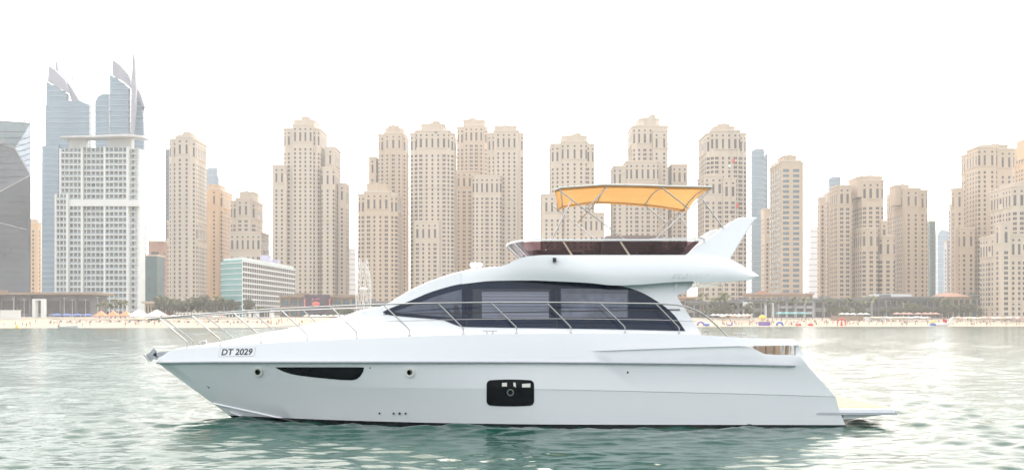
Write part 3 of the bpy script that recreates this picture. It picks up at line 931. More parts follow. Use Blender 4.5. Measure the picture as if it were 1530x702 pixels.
zt = PZ(222, Yw + 5)
fp = footprint(PX(206, Yw + 5), PX(214, Yw + 5), Yw + 5, 26, 0)
fp = [(PX(207.5, Yw + 3.5), Yw + 3.5), (PX(217, Yw + 14), Yw + 14), (PX(217, Yw + 14) - 3, Yw + 14.5), (PX(207.5, Yw + 3.5) - 3, Yw + 4.5)]
w.prism(fp, 4.4, zt + 0.02)
face_wins(fp[0], fp[1], 6, zt, wins, w, 'g', 3.4, 3.35, random, top=False, relief=False)
w.box(PX(90, Yw), PX(208, Yw), Yw - 0.25, Yw + 2, PZ(308, Yw), PZ(299, Yw))
w.build('wall', M['white_wall'], t, fix=False)
gl.build('glazing', M['winb'], t, fix=False)
sl.build('balconies', M['white_wall'], t, fix=False)
rg.build('balustrades', M['rail_glass'], t, fix=False)
add_windows(t, wins, M['winl'])
for a, c in ((103, 128), (160, 196)):
    b = MB(); b.box(PX(a, Yw + 4), PX(c, Yw + 4), Yw + 4, Yw + 9, PZ(224, Yw + 6), PZ(206.5, Yw + 6))
    b.build('penthouse', M['white_wall'], t, fix=False)
b = MB(); b.plate([(88, 205.5), (92, 203.5), (140, 202), (190, 199.8), (212, 202.5), (216, 206), (190, 203.4), (140, 205)], Yw - 4, 12)
b.build('roof', M['metal_pale'], t)

# --- teal blocks and the hotel
tl = jbr_tower([(212, 246, 381, 0, 30, 0)], 690, M['teal_dark'], 'dull teal glass office block right of the white balcony tower', 'dull teal office block', style='s', name='office_block', cat='building', seed=31, top=False, pitch=6, fh=7)
jbr_tower([(222, 250, 360, 0, 26, 0)], 800, M['terracotta'], 'pink apartment block peeping above the dull teal office block', 'pink apartment block', style='g', name='apartment_block', cat='building', seed=32, top=False, pitch=7, fh=5)
t = thing('hotel', (PX(362, 580), 580, 5.2), 'long teal glass and white lattice hotel, behind the bow rail', 'building')
LAND.append((328, 441, 570, 'teal hotel'))
A0, A1, A2 = (PX(330, 585), 585), (PX(362, 572), 572), (PX(441, 672), 672)
A3 = (A2[0] - 34, 676)
zt = PZ(388, 572)
zf = PZ(383.5, 572)
g = MB(); g.prism([A0, A1, A2, A3, (A0[0] - 4, 640)], 4.6, zt); g.build('glass_wall', M['teal'], t, fix=False)
g = MB()
def off(A, B, d):
    L = math.hypot(B[0] - A[0], B[1] - A[1]); nx, ny = (B[1] - A[1]) / L, -(B[0] - A[0]) / L
    return (A[0] + nx * d, A[1] + ny * d), (B[0] + nx * d, B[1] + ny * d)
for i in range(1, 11):
    z = 5.2 + i * (zt - 5.2) / 10.5
    a, c = off(A0, A1, 0.35)
    g.prism([a, c, A1, A0], z - 0.22, z + 0.22)
g.build('floor_bands', M['white_wall'], t, fix=False)
g = MB(); wins = []
a, c = off(A1, A2, 0.2)
L = math.hypot(A2[0] - A1[0], A2[1] - A1[1])
ux, uy = (A2[0] - A1[0]) / L, (A2[1] - A1[1]) / L
nx, ny = uy, -ux
rows, cols = 10, 26
fhh = (zt - 5.2) / 10.5
for i in range(rows + 1):
    z = 5.2 + (i + 0.3) * fhh
    g.prism([a, c, A2, A1], z - 0.4, z + 0.4)
for j in range(cols + 1):
    s = L * j / cols
    p = (A1[0] + ux * s, A1[1] + uy * s)
    g.prism([(p[0] + nx * 0.22 - ux * 0.3, p[1] + ny * 0.22 - uy * 0.3), (p[0] + nx * 0.22 + ux * 0.3, p[1] + ny * 0.22 + uy * 0.3), (p[0] + ux * 0.3, p[1] + uy * 0.3), (p[0] - ux * 0.3, p[1] - uy * 0.3)], 5.0, zt - 0.02)
    if j < cols:
        for i in range(rows):
            s2 = L * (j + 0.55) / cols
            wins.append((A1[0] + ux * s2 + nx * 0.02, A1[1] + uy * s2 + ny * 0.02, 5.2 + (i + 0.8) * fhh, math.atan2(uy, ux), L / cols * 0.74, fhh * 0.66))
g.build('lattice', M['white_wall'], t, fix=False)
add_windows(t, wins, M['win'])
g = MB()
g.prism([(PX(334, 590), 590), (PX(362, 575), 575), (A2[0] - 1, A2[1]), (A3[0] + 4, A3[1]), (A0[0], 636)], zt + 0.01, PZ(383.5, 572))
g.build('roof', M['white_wall'], t, fix=False)
g = MB(); g.box(PX(389, 640), PX(402, 640), 640, 646, zt, PZ(381, 640)); g.box(PX(404, 650), PX(415, 650), 650, 655, zt, PZ(388, 650)); g.build('roof_plant', mat('lavender_panel', (0.44, 0.42, 0.56), 0.6, var=0.1, vscale=0.4), t, fix=False)

# ------------------------------------------------------------------ low buildings along the promenade


def lowrise(x0, x1, yt, dt, m, label, short, roof=None, glaz=None, floors=2, cols=6, dep=22, over=1.5, name='pavilion', cat='building', portal=0, pitched=False):
    pc = (x0 + x1) / 2
    Y = shore(pc) + dt
    zb = ground_z(pc, Y) - 0.4
    zt = PZ(yt, Y)
    X0, X1 = PX(x0, Y), PX(x1, Y)
    t = thing(name, (PX(pc, Y), Y, zb), label, cat)
    b = MB()
    b.box(X0, X1, Y + 1.2, Y + dep, zb, zt - 1.1)
    n = cols
    hgt = (zt - 1.1 - zb)
    for i in range(n + 1):
        xx = X0 + (X1 - X0) * i / n
        b.box(xx - 0.35, xx + 0.35, Y + 0.1, Y + 1.3, zb, zt - 1.12)
    for k in range(floors):
        z = zb + hgt * (k + 1) / floors
        b.box(X0 - 0.1, X1 + 0.1, Y + 0.3, Y + 1.25, z - 0.75, z - 0.05 - 0.01 * k)
    b.build('wall', m, t, fix=False)
    wins = []
    for i in range(n):
        for k in range(floors):
            wins.append((X0 + (X1 - X0) * (i + 0.5) / n, Y + 1.2, zb + hgt * (k + 0.46) / floors, 0.0, (X1 - X0) / n * 0.72, hgt / floors * 0.55))
    add_windows(t, wins, glaz or M['win'], 100)
    r = MB()
    if pitched:
        h = (X1 - X0) * 0.10
        r.add([(X0 - over, Y - over, zt - 1.1), (X1 + over, Y - over, zt - 1.1), (X1 + over, Y + dep + over, zt - 1.1), (X0 - over, Y + dep + over, zt - 1.1),
               (X0 + (X1 - X0) * 0.25, Y + dep / 2, zt + h), (X1 - (X1 - X0) * 0.25, Y + dep / 2, zt + h)],
              [(0, 1, 5, 4), (1, 2, 5), (2, 3, 4, 5), (3, 0, 4), (3, 2, 1, 0)])
    else:
        r.box(X0 - over, X1 + over, Y - over, Y + dep, zt - 1.1, zt)
        r.box(X0 + (X1 - X0) * 0.15, X0 + (X1 - X0) * 0.32, Y + 6, Y + 12, zt - 0.05, zt + 1.5)
    r.build('roof', roof or M['roof_dark'], t, fix=False)
    if portal:
        for xc in np.linspace(x0 + 12, x1 - 12, portal):
            p = MB()
            a, c = PX(xc - 7, Y), PX(xc + 7, Y)
            p.box(a, a + 1.3, Y - 3, Y + 0.05, zb, zt - 1.6); p.box(c - 1.3, c, Y - 3, Y + 0.05, zb, zt - 1.6); p.box(a + 0.01, c - 0.01, Y - 2.98, Y + 0.04, zt - 3.0, zt - 1.62)
            p.build('portal', M['white_wall'], t, fix=False)
    LAND.append((x0, x1, Y, short))
    return t


lowrise(-70, 136, 437, 118, M['roof_dark'], 'dark pavilion under a deep brown roof at the left edge', 'dark pavilion', roof=M['brown_clad'], floors=1, cols=9, over=4)
lowrise(217, 264, 450, 128, M['jbr'], 'low cream arcade building left of the grey green trees', 'cream arcade', roof=M['jbr3'], floors=1, cols=11)
lowrise(300, 330, 449, 135, M['jbr3'], 'small cream house with terracotta roof left of the teal hotel', 'small cream house', roof=M['terracotta'], floors=2, cols=3, pitched=True, name='house')
lowrise(419, 537, 441, 122, M['brown_clad'], 'long brown clad building carrying the plum billboard', 'long brown building', roof=M['brown_clad'], floors=2, cols=9, glaz=M['winb'], over=0.6)
lowrise(538, 600, 450, 122, M['roof_dark'], 'low grey glazed pavilion behind the white lattice tower', 'grey glazed pavilion', floors=1, cols=8)
lowrise(1000, 1040, 443, 118, M['jbr2'], 'small sand coloured building under the yacht flybridge overhang', 'small sand building', roof=M['terracotta'], floors=2, cols=5)
lowrise(1028, 1103, 450, 112, M['stone'], 'low dark restaurant behind the yacht stern rail', 'low dark restaurant', floors=2, cols=8, over=2)
lowrise(1104, 1160, 447, 116, M['stone'], 'grey restaurant with one white portal, left of the purple stall', 'grey portal restaurant', floors=2, cols=5, over=2, portal=2)
lowrise(1122, 1214, 438, 150, M['jbr2'], 'long terracotta roofed terrace below the grid windowed tower', 'terracotta terrace', roof=M['terracotta'], floors=2, cols=12, over=1)
lowrise(1163, 1216, 447, 112, M['metal_pale'], 'grey two storey restaurant with teal parasols before it', 'teal parasol restaurant', floors=3, cols=4, over=2)
lowrise(1218, 1302, 446, 114, M['stone'], 'charcoal flat roofed restaurant behind the red ring', 'charcoal restaurant', floors=2, cols=7, over=2)
lowrise(1304, 1404, 443, 116, M['roof_dark'], 'longest charcoal pavilion with pale raised roof light', 'longest charcoal pavilion', floors=2, cols=11, over=2)
lowrise(1408, 1450, 441, 122, M['jbr'], 'cream building with terracotta roof between two charcoal pavilions', 'cream terracotta building', roof=M['terracotta'], floors=2, cols=5, pitched=True)
lowrise(1452, 1496, 441, 118, M['jbr3'], 'pale glazed restaurant left of the white roofed pavilion', 'pale glazed restaurant', floors=2, cols=5, glaz=M['winb'])
lowrise(1497, 1580, 430, 120, M['roof_dark'], 'charcoal pavilion with a bright white flat roof at right edge', 'white roofed pavilion', roof=M['white_wall'], floors=2, cols=6, over=2, portal=2)
Yr = shore(1340) + 124
b = MB(); b.box(PX(1306, Yr), PX(1362, Yr), Yr, Yr + 10, PZ(446, Yr), PZ(439, Yr))
tag(b.build('rooftop_kiosk', M['white_wall'], org=Vector((PX(1334, Yr), Yr, PZ(446, Yr)))), 'long pale kiosk standing on the longest charcoal pavilion roof', 'kiosk')

# billboard
Yb = shore(474) + 117
t = thing('billboard', (PX(474, Yb), Yb, 5), 'plum billboard with pink script and a coral disc, before the brown building', 'billboard')
b = MB(); b.box(PX(455, Yb), PX(493, Yb), Yb, Yb + 1.0, PZ(468, Yb), PZ(440, Yb)); b.build('board', M['board'], t, fix=False)
b = MB()
for x in (459, 489):
    b.box(PX(x, Yb) - 0.3, PX(x, Yb) + 0.3, Yb + 0.3, Yb + 0.9, 4.5, PZ(467, Yb))
b.build('post', M['roof_dark'], t, fix=False)
b = MB()
sq = [(466 + i * 0.62, 447.6 + 0.9 * math.sin(i * 1.9) - 0.06 * i) for i in range(21)]
b.tube([P(x, y, Yb - 0.1) for x, y in sq], 0.16, 4); b.tube([P(466, 449.6, Yb - 0.1), P(467.6, 444.8, Yb - 0.1)], 0.16, 4); b.tube([P(473, 448, Yb - 0.1), P(474.4, 444.9, Yb - 0.1)], 0.14, 4)
b.build('script', M['pink'], t, fix=False)
b = MB(); c = P(472, 453.6, Yb)
b.add([c[:1] + (Yb - 0.12,) + c[2:]] + [(c[0] + 2.3 * math.cos(k / 20 * 6.283), Yb - 0.12, c[2] + 1.35 * math.sin(k / 20 * 6.283)) for k in range(20)], [(0, 1 + k, 1 + (k + 1) % 20) for k in range(20)])
b.build('disc', M['coral'], t, fix=False)
for x in (454.2, 491.5):
    b = MB(); b.box(PX(x, Yb), PX(x + 2.0, Yb), Yb - 0.1, Yb + 0.3, PZ(459, Yb), PZ(446, Yb)); b.build('side_strip', M['coral'], t, fix=False)

# white lattice tower
Yl = shore(543) + 100
t = thing('lattice_tower', (PX(543, Yl), Yl, 5), 'white twisted lattice tower holding a saucer, in front of the sand towers', 'tower')
b = MB()
zt0 = 4.6
for k in range(10):
    for dr in (1, -1):
        pts = []
        ph = 2 * math.pi * k / 10
        Ht = (PZ(392 + 6 * math.sin(ph), Yl) - zt0)
        for i in range(13):
            s = i / 12
            r = 3.9 * (1.0 + 0.10 * math.sin(math.pi * s) - 0.62 * max(0, s - 0.55) ** 1.3 * 2)
            a = ph + dr * 1.25 * s
            pts.append((PX(543, Yl) + r * math.cos(a), Yl + r * math.sin(a), zt0 + Ht * s))
        b.tube(pts, 0.14, 4)
b.build('lattice', M['white_wall'], t, fix=False)
b = MB(); b.lathe([(0.3, -1.2), (1.6, -0.5), (2.6, 0.2), (2.4, 0.9), (1.0, 1.4)], (PX(543, Yl), Yl, PZ(433, Yl)), 16); b.build('saucer', M['white_wall'], t, smooth=True)
b = MB(); b.tube([(PX(543, Yl), Yl, 4.6), (PX(543, Yl), Yl, PZ(434, Yl))], 0.4, 8); b.build('column', M['metal_pale'], t, fix=False)

# white portal frame on the left
Yp = shore(56) + 92
t = thing('portal_frame', (PX(56, Yp), Yp, 4), 'tall white square portal frame in front of the dark pavilion', 'gateway')
b = MB()
b.box(PX(48, Yp), PX(53, Yp), Yp, Yp + 3, 3.8, PZ(447, Yp)); b.box(PX(61, Yp), PX(65.5, Yp), Yp, Yp + 3, 3.8, PZ(447, Yp)); b.build('post', M['white_wall'], t, fix=False)
b = MB(); b.box(PX(48, Yp) + 0.002, PX(65.5, Yp) - 0.002, Yp - 0.02, Yp + 3.02, PZ(448.4, Yp), PZ(446.4, Yp)); b.build('lintel', M['white_wall'], t, fix=False)

# ------------------------------------------------------------------ trees


def leaf_crown(name, c, rx, ry, rz, n, m, parent, rng, leaf=0.55, palm=False):
    V, Fc = [], []
    lobes = [(rng.uniform(-.6, .6), rng.uniform(-.6, .6), rng.uniform(-.5, .6), rng.uniform(.35, .6)) for _ in range(9)]
    for i in range(n):
        lx, ly, lz, lr = rng.choice(lobes)
        u = Vector((rng.gauss(0, 1), rng.gauss(0, 1), rng.gauss(0, 1))).normalized() * (rng.random() ** 0.45) * lr
        p = Vector((c[0] + (lx + u.x) * rx, c[1] + (ly + u.y) * ry, c[2] + (lz + u.z) * rz))
        a = Vector((rng.gauss(0, 1), rng.gauss(0, 1), rng.gauss(0, .6))).normalized()
        bb = a.cross(Vector((rng.gauss(0, 1), rng.gauss(0, 1), rng.gauss(0, 1)))).normalized()
        s = leaf * rng.uniform(0.6, 1.3)
        k = len(V)
        V += [p - a * s, p + bb * s * 0.5, p + a * s, p - bb * s * 0.5]
        Fc.append((k, k + 1, k + 2, k + 3))
    b = MB(); b.v = [tuple(v) for v in V]; b.f = Fc; b.m = [0] * len(Fc)
    return b.build(name, m, parent, fix=False)


def palm_meshes(seed, m):
    rng = random.Random(seed)
    h = rng.uniform(7.5, 9.5)
    tk = MB()
    lean = rng.uniform(-.5, .5)
    tk.tube([(lean * (i / 6) ** 2, 0, h * i / 6) for i in range(7)], 0.32, 7, r2=0.2)
    cr = MB()
    for k in range(26):
        a = k / 26 * 6.283 * 1.618 * 4
        el = rng.uniform(-0.15, 1.15)
        L = rng.uniform(2.4, 3.4)
        prev = None
        rows = []
        for i in range(6):
            s = i / 5
            r_ = L * s * math.cos(el * (1 - s * 0.3)); z = h + L * s * math.sin(el) - 1.7 * s * s * (1.1 - 0.3 * el)
            wd = 0.55 * math.sin(math.pi * (0.12 + 0.85 * s)) * rng.uniform(.8, 1.1)
            cx, cy = lean + r_ * math.cos(a), r_ * math.sin(a)
            px_, py_ = -math.sin(a), math.cos(a)
            rows.append([(cx + px_ * wd, cy + py_ * wd, z - 0.22), (cx, cy, z), (cx - px_ * wd, cy - py_ * wd, z - 0.22)])
        cr.loft(rows)
    return tk, cr


def make_tree_proto(kind, seed):
    rng = random.Random(seed)
    r = bpy.data.objects.new('palm_tree' if kind == 'palm' else 'broadleaf_tree', None)
    ORG[r] = Vector((0, 0, 0))
    if kind == 'palm':
        tk, cr = palm_meshes(seed, None)
        tk.build('trunk', M['bark'], r, fix=False); cr.build('crown', M['leaf'] if seed % 2 else M['leaf_pale'], r, fix=False)
    else:
        h = 8.5
        tk = MB()
        tk.tube([(0, 0, 0), (0.1, 0, 1.6), (0.0, 0.1, 3.2)], 0.38, 7, r2=0.28)
        for k in range(5):
            a = k * 1.27
            tk.tube([(0, 0.1, 2.9), (1.0 * math.cos(a), 1.0 * math.sin(a), 4.2), (2.0 * math.cos(a), 2.0 * math.sin(a), 5.6)], 0.2, 5, r2=0.06)
        tk.build('trunk', M['bark'], r, fix=False)
        leaf_crown('crown', (0, 0, 5.6), 4.6, 4.0, 3.3, 1500, M['leaf_grey'] if kind == 'grey' else M['leaf'], r, rng, 0.5)
    return r


PROTO = {}
SMALL = []      # (px, thing, kind noun) to be labelled at the end


def place(proto, px, dt, s=1.0, rz=0.0, zoff=0.0, group=None, noun=None, cat=None, key=None):
    Y = shore(px) + dt
    r = proto.copy()
    col.objects.link(r)
    r.location = (PX(px, Y), Y, ground_z(px, Y) + zoff); r.rotation_euler = (0, 0, rz); r.scale = (s, s, s)
    for ch in PROTO_CH[proto]:
        c = ch.copy(); c.parent = r; col.objects.link(c)
        c.matrix_parent_inverse = Matrix()
    tag(r, None, cat, group)
    SMALL.append([px, r, noun, key])
    return r


PROTO_CH = {}


def reg(r):
    PROTO_CH[r] = [o for o in bpy.data.objects if o.parent is r]
    for c in PROTO_CH[r]: col.objects.unlink(c)
    return r


palms = [reg(make_tree_proto('palm', s)) for s in (1, 2, 3)]
greys = [reg(make_tree_proto('grey', s)) for s in (4, 5)]
olive = [reg(make_tree_proto('olive', s)) for s in (6, 7)]
rng = random.Random(5)
for x in (242, 251, 259, 268, 277, 287, 296, 305, 314, 322, 345, 354, 363, 371):
    place(rng.choice(greys), x + rng.uniform(-1, 1), 112 + rng.uniform(-4, 6), rng.uniform(0.95, 1.35), rng.uniform(0, 6), group='grey green trees on the promenade', noun='grey green tree', cat='tree', key='gt')
for x in (256, 281, 325, 334, 240): place(rng.choice(palms), x, 100, rng.uniform(1.0, 1.2), rng.uniform(0, 6), group='palms on the promenade', noun='palm tree', cat='tree', key='pt')
for x in (157, 166, 172, 180, 187, 149): place(rng.choice(palms), x, 90, rng.uniform(0.8, 0.95), rng.uniform(0, 6), group='palms on the promenade', noun='palm tree', cat='tree', key='pt')
for x in (1052, 1068, 1077, 1085, 1097, 1122, 1150, 1167, 1186, 1203, 1236, 1241, 1270, 1288, 1307, 1352, 1396, 1412, 1420, 1441, 1512, 1524, 1476):
    place(rng.choice(palms), x + rng.uniform(-2, 2), 103 + rng.uniform(-6, 6), rng.uniform(1.0, 1.45), rng.uniform(0, 6), group='palms on the promenade', noun='palm tree', cat='tree', key='pt')
for x in (1322, 1330, 1338, 1347, 1358, 1366, 1374, 1384, 1404, 1416, 1428, 1438, 1446, 1470, 1504, 1520, 1060, 1074, 1090, 1118, 1246, 1262, 1284): place(rng.choice(olive), x + rng.uniform(-2, 2), 99 + rng.uniform(-4, 4), rng.uniform(0.75, 1.15), rng.uniform(0, 6), group='leafy trees on the promenade', noun='leafy olive tree', cat='tree', key='lt')
for x in (390, 398, 500, 512, 525): place(rng.choice(olive), x, 100, rng.uniform(0.5, 0.7), rng.uniform(0, 6), group='leafy trees on the promenade', noun='leafy olive tree', cat='tree', key='lt')

# ------------------------------------------------------------------ beach furniture


def parasol_proto(m, r=1.9, nm='parasol'):
    p = bpy.data.objects.new(nm, None); ORG[p] = Vector((0, 0, 0))
    b = MB(); b.tube([(0, 0, 0), (0, 0, 2.7)], 0.05, 6); b.build('pole', M['metal_pale'], p, fix=False)
    b = MB()
    k = 8
    ring = [(r * math.cos(j / k * 6.283), r * math.sin(j / k * 6.283), 2.15) for j in range(k)]
    ring2 = [(x, y, z - 0.22) for x, y, z in ring]
    b.add([(0, 0, 2.85)] + ring + ring2, [(0, 1 + j, 1 + (j + 1) % k) for j in range(k)] + [(1 + j, 1 + k + j, 1 + k + (j + 1) % k, 1 + (j + 1) % k) for j in range(k)])
    b.build('canopy', m, p, fix=False)
    return reg(p)


pw, pc_, po, pt_, pp = [parasol_proto(M[k]) for k in ('fabric_white', 'fabric_cream', 'fabric_orange', 'fabric_teal', 'fabric_pink')]


def lounger_proto(m):
    p = bpy.data.objects.new('sun_lounger', None); ORG[p] = Vector((0, 0, 0))
    b = MB(); b.box(-0.33, 0.33, -0.9, 0.5, 0.28, 0.36)
    b.add([(-0.33, 0.5, 0.3), (0.33, 0.5, 0.3), (0.33, 1.05, 0.75), (-0.33, 1.05, 0.75), (-0.33, 0.5, 0.38), (0.33, 0.5, 0.38), (0.33, 1.02, 0.82), (-0.33, 1.02, 0.82)], [(0, 1, 2, 3), (7, 6, 5, 4), (0, 4, 5, 1), (1, 5, 6, 2), (2, 6, 7, 3), (3, 7, 4, 0)])
    b.build('seat', m, p, fix=False)
    for x in (-0.28, 0.28):
        for y in (-0.8, 0.45):
            b = MB(); b.box(x - 0.03, x + 0.03, y - 0.03, y + 0.03, 0, 0.28); b.build('leg', M['metal_pale'], p, fix=False)
    return reg(p)


lg = [lounger_proto(M[k]) for k in ('cloth_dark', 'cloth_white', 'fabric_pink')]

for i in range(24): place(rng.choice((pw, pc_)), 1386 - i * 3.6 + rng.uniform(-1, 1), 62 + rng.uniform(-4, 8), 1.0, rng.uniform(0, 1), group='white parasols on the sand', noun='white parasol', cat='parasol', key='wp')
for i in range(30): place(rng.choice((pw, pc_, pp)), 1430 + i * 3.4 + rng.uniform(-1, 1), 58 + rng.uniform(-4, 10), 1.0, rng.uniform(0, 1), group='pale parasols on the sand', noun='pale parasol', cat='parasol', key='pp')
for i, x in enumerate((1165, 1175, 1187, 1201)): place(pt_, x, 92, 1.5, 0.2 * i, group='teal parasols', noun='large teal parasol', cat='parasol', key='tp')
for i, x in enumerate((1340, 1350, 1358, 1372, 1382, 1390, 1398)): place(pp, x, 90, 1.5, 0.2 * i, group='dusky pink parasols', noun='dusky pink parasol', cat='parasol', key='dp')
for i, x in enumerate((1500, 1512, 1522)): place(pc_, x, 86, 1.7, 0.2 * i, group='cream parasols', noun='large cream parasol', cat='parasol', key='cp')
for i, x in enumerate((1080, 1095, 1104, 1115)): place(po if i % 2 else pc_, x, 70, 1.1, 0.2 * i, group='coloured parasols', noun='salmon parasol' if i % 2 else 'cream parasol', cat='parasol', key='sp%d' % (i % 2))
for i in range(9): place(pw, 1066 + i * 6.4, 84, 1.15, 0.3 * i, group='white parasols by the dark restaurant', noun='white parasol', cat='parasol', key='wp2')
for i in range(5): place(pw, 1258 + i * 8 + (4 if i > 2 else 0), 94, 1.3, 0.3 * i, group='white parasols by the charcoal restaurant', noun='white parasol', cat='parasol', key='wp3')
for i in range(8): place(rng.choice((pw, pc_)), 520 - i * 9 + rng.uniform(-2, 2), 66, 1.1, 0.3 * i, group='parasols by the brown building', noun='parasol', cat='parasol', key='bp')
for i in range(10): place(rng.choice((pw, pp)), 250 + i * 9, 60, 1.1, 0.3 * i, group='parasols by the trees', noun='parasol', cat='parasol', key='tpz')
for i in range(70):
    x = 60 + i * 4.9 + rng.uniform(-1, 1)
    if 70 < x < 420: place(lg[i % 3], x, 40 + rng.uniform(-3, 6), 1.25, rng.uniform(-.3, .3), group='sun loungers in a row on the left sand', noun='sun lounger', cat='sun lounger', key='sl%d' % (i % 3))
for i in range(60):
    x = 1190 + i * 5.6 + rng.uniform(-1, 1)
    place(lg[(i + 1) % 3], x, 46 + rng.uniform(-3, 9), 1.2, rng.uniform(-.3, .3), group='sun loungers in a row on the right sand', noun='sun lounger', cat='sun lounger', key='sr%d' % (i % 3))

# people on the sand: one continuous body each, grown from a jointed skeleton


def person_mesh(pose, m):
    V = [(0, 0, .95), (0, 0, 1.2), (0, 0, 1.42), (0, 0, 1.53), (0, -.02, 1.68), (.1, 0, .9), (.12, -.02, .5), (.12, .02, .06), (-.1, 0, .9), (-.12, .06, .5), (-.12, .1, .06), (.2, 0, 1.4), (.27, 0, 1.12), (.26, -.12, .9), (-.2, 0, 1.4), (-.27, 0, 1.12), (-.26, -.1, .9)]
    if pose == 1:
        V[12], V[13] = (.34, -.1, 1.2), (.22, -.3, 1.32); V[9], V[10] = (-.14, .2, .52), (-.14, .38, .14)
    if pose == 2:
        V[6], V[7], V[9], V[10] = (.13, -.2, .52), (.13, -.12, .06), (-.12, .12, .5), (-.12, .34, .1); V[15], V[16] = (-.4, 0, 1.3), (-.5, 0, 1.55)
    E = [(0, 1), (1, 2), (2, 3), (3, 4), (0, 5), (5, 6), (6, 7), (0, 8), (8, 9), (9, 10), (2, 11), (11, 12), (12, 13), (2, 14), (14, 15), (15, 16)]
    rad = [.14, .13, .15, .06, .11, .1, .065, .05, .1, .065, .05, .06, .045, .04, .06, .045, .04]
    me = bpy.data.meshes.new('person'); me.from_pydata(V, E, [])
    o = bpy.data.objects.new('person', me); col.objects.link(o)
    mod = o.modifiers.new('skin', 'SKIN')
    for i, r_ in enumerate(rad):
        me.skin_vertices[0].data[i].radius = (r_, r_)
    me.skin_vertices[0].data[0].use_root = True
    sub = o.modifiers.new('sub', 'SUBSURF'); sub.levels = 1
    dg = bpy.context.evaluated_depsgraph_get()
    out = bpy.data.meshes.new_from_object(o.evaluated_get(dg))
    bpy.data.objects.remove(o)
    out.materials.clear()
    for mm in m: out.materials.append(mm)
    for p in out.polygons:
        z = p.center[2]
        p.material_index = 1 if (0.62 < z < 1.02) or (m[1] is M['cloth_white'] and 0.62 < z < 1.42) else 0
    return out


PM = [[person_mesh(k, (M['skin'], M[c])) for k in range(3)] for c in ('cloth_dark', 'cloth_red', 'cloth_white', 'cloth_blue')]
PW = ['dark shorts', 'red shorts', 'a white shirt', 'blue shorts']


def put_person(px, dt, s=1.0):
    c, k = rng.randrange(4), rng.randrange(3)
    Y = shore(px) + dt
    o = bpy.data.objects.new('person', PM[c][k]); col.objects.link(o)
    o.location = (PX(px, Y), Y, ground_z(px, Y)); o.rotation_euler = (0, 0, rng.uniform(0, 6.28)); o.scale = (s, s, s)
    tag(o, None, 'person', 'people on the beach')
    SMALL.append([px, o, 'tiny person in ' + PW[c], 'pe%d' % c])


for _ in range(225): put_person(rng.uniform(1062, 1528), rng.choice((abs(rng.gauss(10, 12)) + 3, rng.gauss(55, 14))), 1.1)
for _ in range(45): put_person(rng.uniform(5, 430), abs(rng.gauss(16, 12)) + 6)
for _ in range(22): put_person(rng.uniform(380, 500), abs(rng.gauss(30, 20)) + 8)

# inflatables and stalls at the water's edge


def edge(px, dt): Y = shore(px) + dt; return (PX(px, Y), Y, ground_z(px, Y))


def arch(name, px, dt, r, tube_r, m, label, cat):
    c = edge(px, dt)
    b = MB(); b.tube([(c[0] + r * math.cos(a), c[1], c[2] + r * 1.05 * math.sin(a) + 0.1) for a in np.linspace(0, math.pi, 15)], tube_r, 8)
    return tag(b.build(name, m, smooth=True, org=Vector(c)), label, cat)


arch('inflatable_arch', 1047, 10, 1.7, 0.5, M['purple'], 'purple inflatable arch at the water edge behind the stern rail', 'inflatable')
arch('inflatable_arch', 1165, 8, 1.6, 0.55, M['blue'], 'blue inflatable arch right of the purple stall', 'inflatable')
c = edge(1056, 8)
b = MB(); b.lathe([(0.4, 0), (1.5, 0.25), (1.7, 0.8), (1.2, 1.3), (0.4, 1.5)], (c[0], c[1], c[2]), 12); tag(b.build('inflatable_pod', M['blue'], smooth=True, org=Vector(c)), 'blue violet inflatable pod beside the purple arch', 'inflatable')
c = edge(1091, 8)
b = MB(); b.tube([(c[0] - 1.6, c[1], c[2] + 0.3), (c[0] - 0.3, c[1], c[2] + 0.5), (c[0] + 0.9, c[1], c[2] + 0.6), (c[0] + 1.0, c[1], c[2] + 2.0)], 0.45, 8); tag(b.build('inflatable_slide', M['purple'], smooth=True, org=Vector(c)), 'small violet inflatable slide between purple arch and purple stall', 'inflatable')
c = edge(1142.5, 8)
t = thing('stall', c, 'purple box stall at the water edge under the yellow parasol', 'stall')
b = MB(); b.box(c[0] - 2.9, c[0] + 2.9, c[1], c[1] + 2, c[2], c[2] + 2.1); b.build('counter', M['purple'], t, fix=False)
b = MB(); b.box(c[0] - 3.0, c[0] + 3.0, c[1] - 0.15, c[1] + 2.2, c[2] + 2.1, c[2] + 2.3); b.build('lid', M['fabric_white'], t, fix=False)
c = edge(1139, 34)
t = thing('parasol', c, 'bright yellow parasol standing behind the purple stall', 'parasol')
b = MB(); b.tube([c, (c[0], c[1], c[2] + 4.4)], 0.35, 8); b.build('pole', M['yellow'], t, fix=False)
b = MB(); b.lathe([(2.1, 2.7), (2.2, 3.3), (1.5, 4.2), (0.1, 4.7)], c, 12); b.build('canopy', M['yellow'], t, smooth=True)
for px, w_ in ((1193, 1.7), (1211, 1.6)):
    c = edge(px, 8)
    b = MB(); b.lathe([(w_ * 0.85, 0), (w_, 0.4), (w_ * 0.8, 1.0), (w_ * 0.4, 1.35), (0.1, 1.45)], c, 12)
    for k in (-1, 1): b.tube([(c[0] + k * w_ * 0.5, c[1] - w_ * 0.6, c[2] + 0.5), (c[0] + k * w_ * 0.5, c[1] - w_ * 0.9, c[2] + 1.3)], 0.14, 6)
    tag(b.build('beanbag', M['red'], smooth=True, org=Vector(c)), 'red inflatable lounge at the water edge, ' + ('nearer the blue arch' if px < 1200 else 'nearer the red ring'), 'inflatable')
c = edge(1257.5, 7)
t = thing('inflatable_ring', c, 'red standing ring with a red figure shaped post inside, at the water edge', 'inflatable')
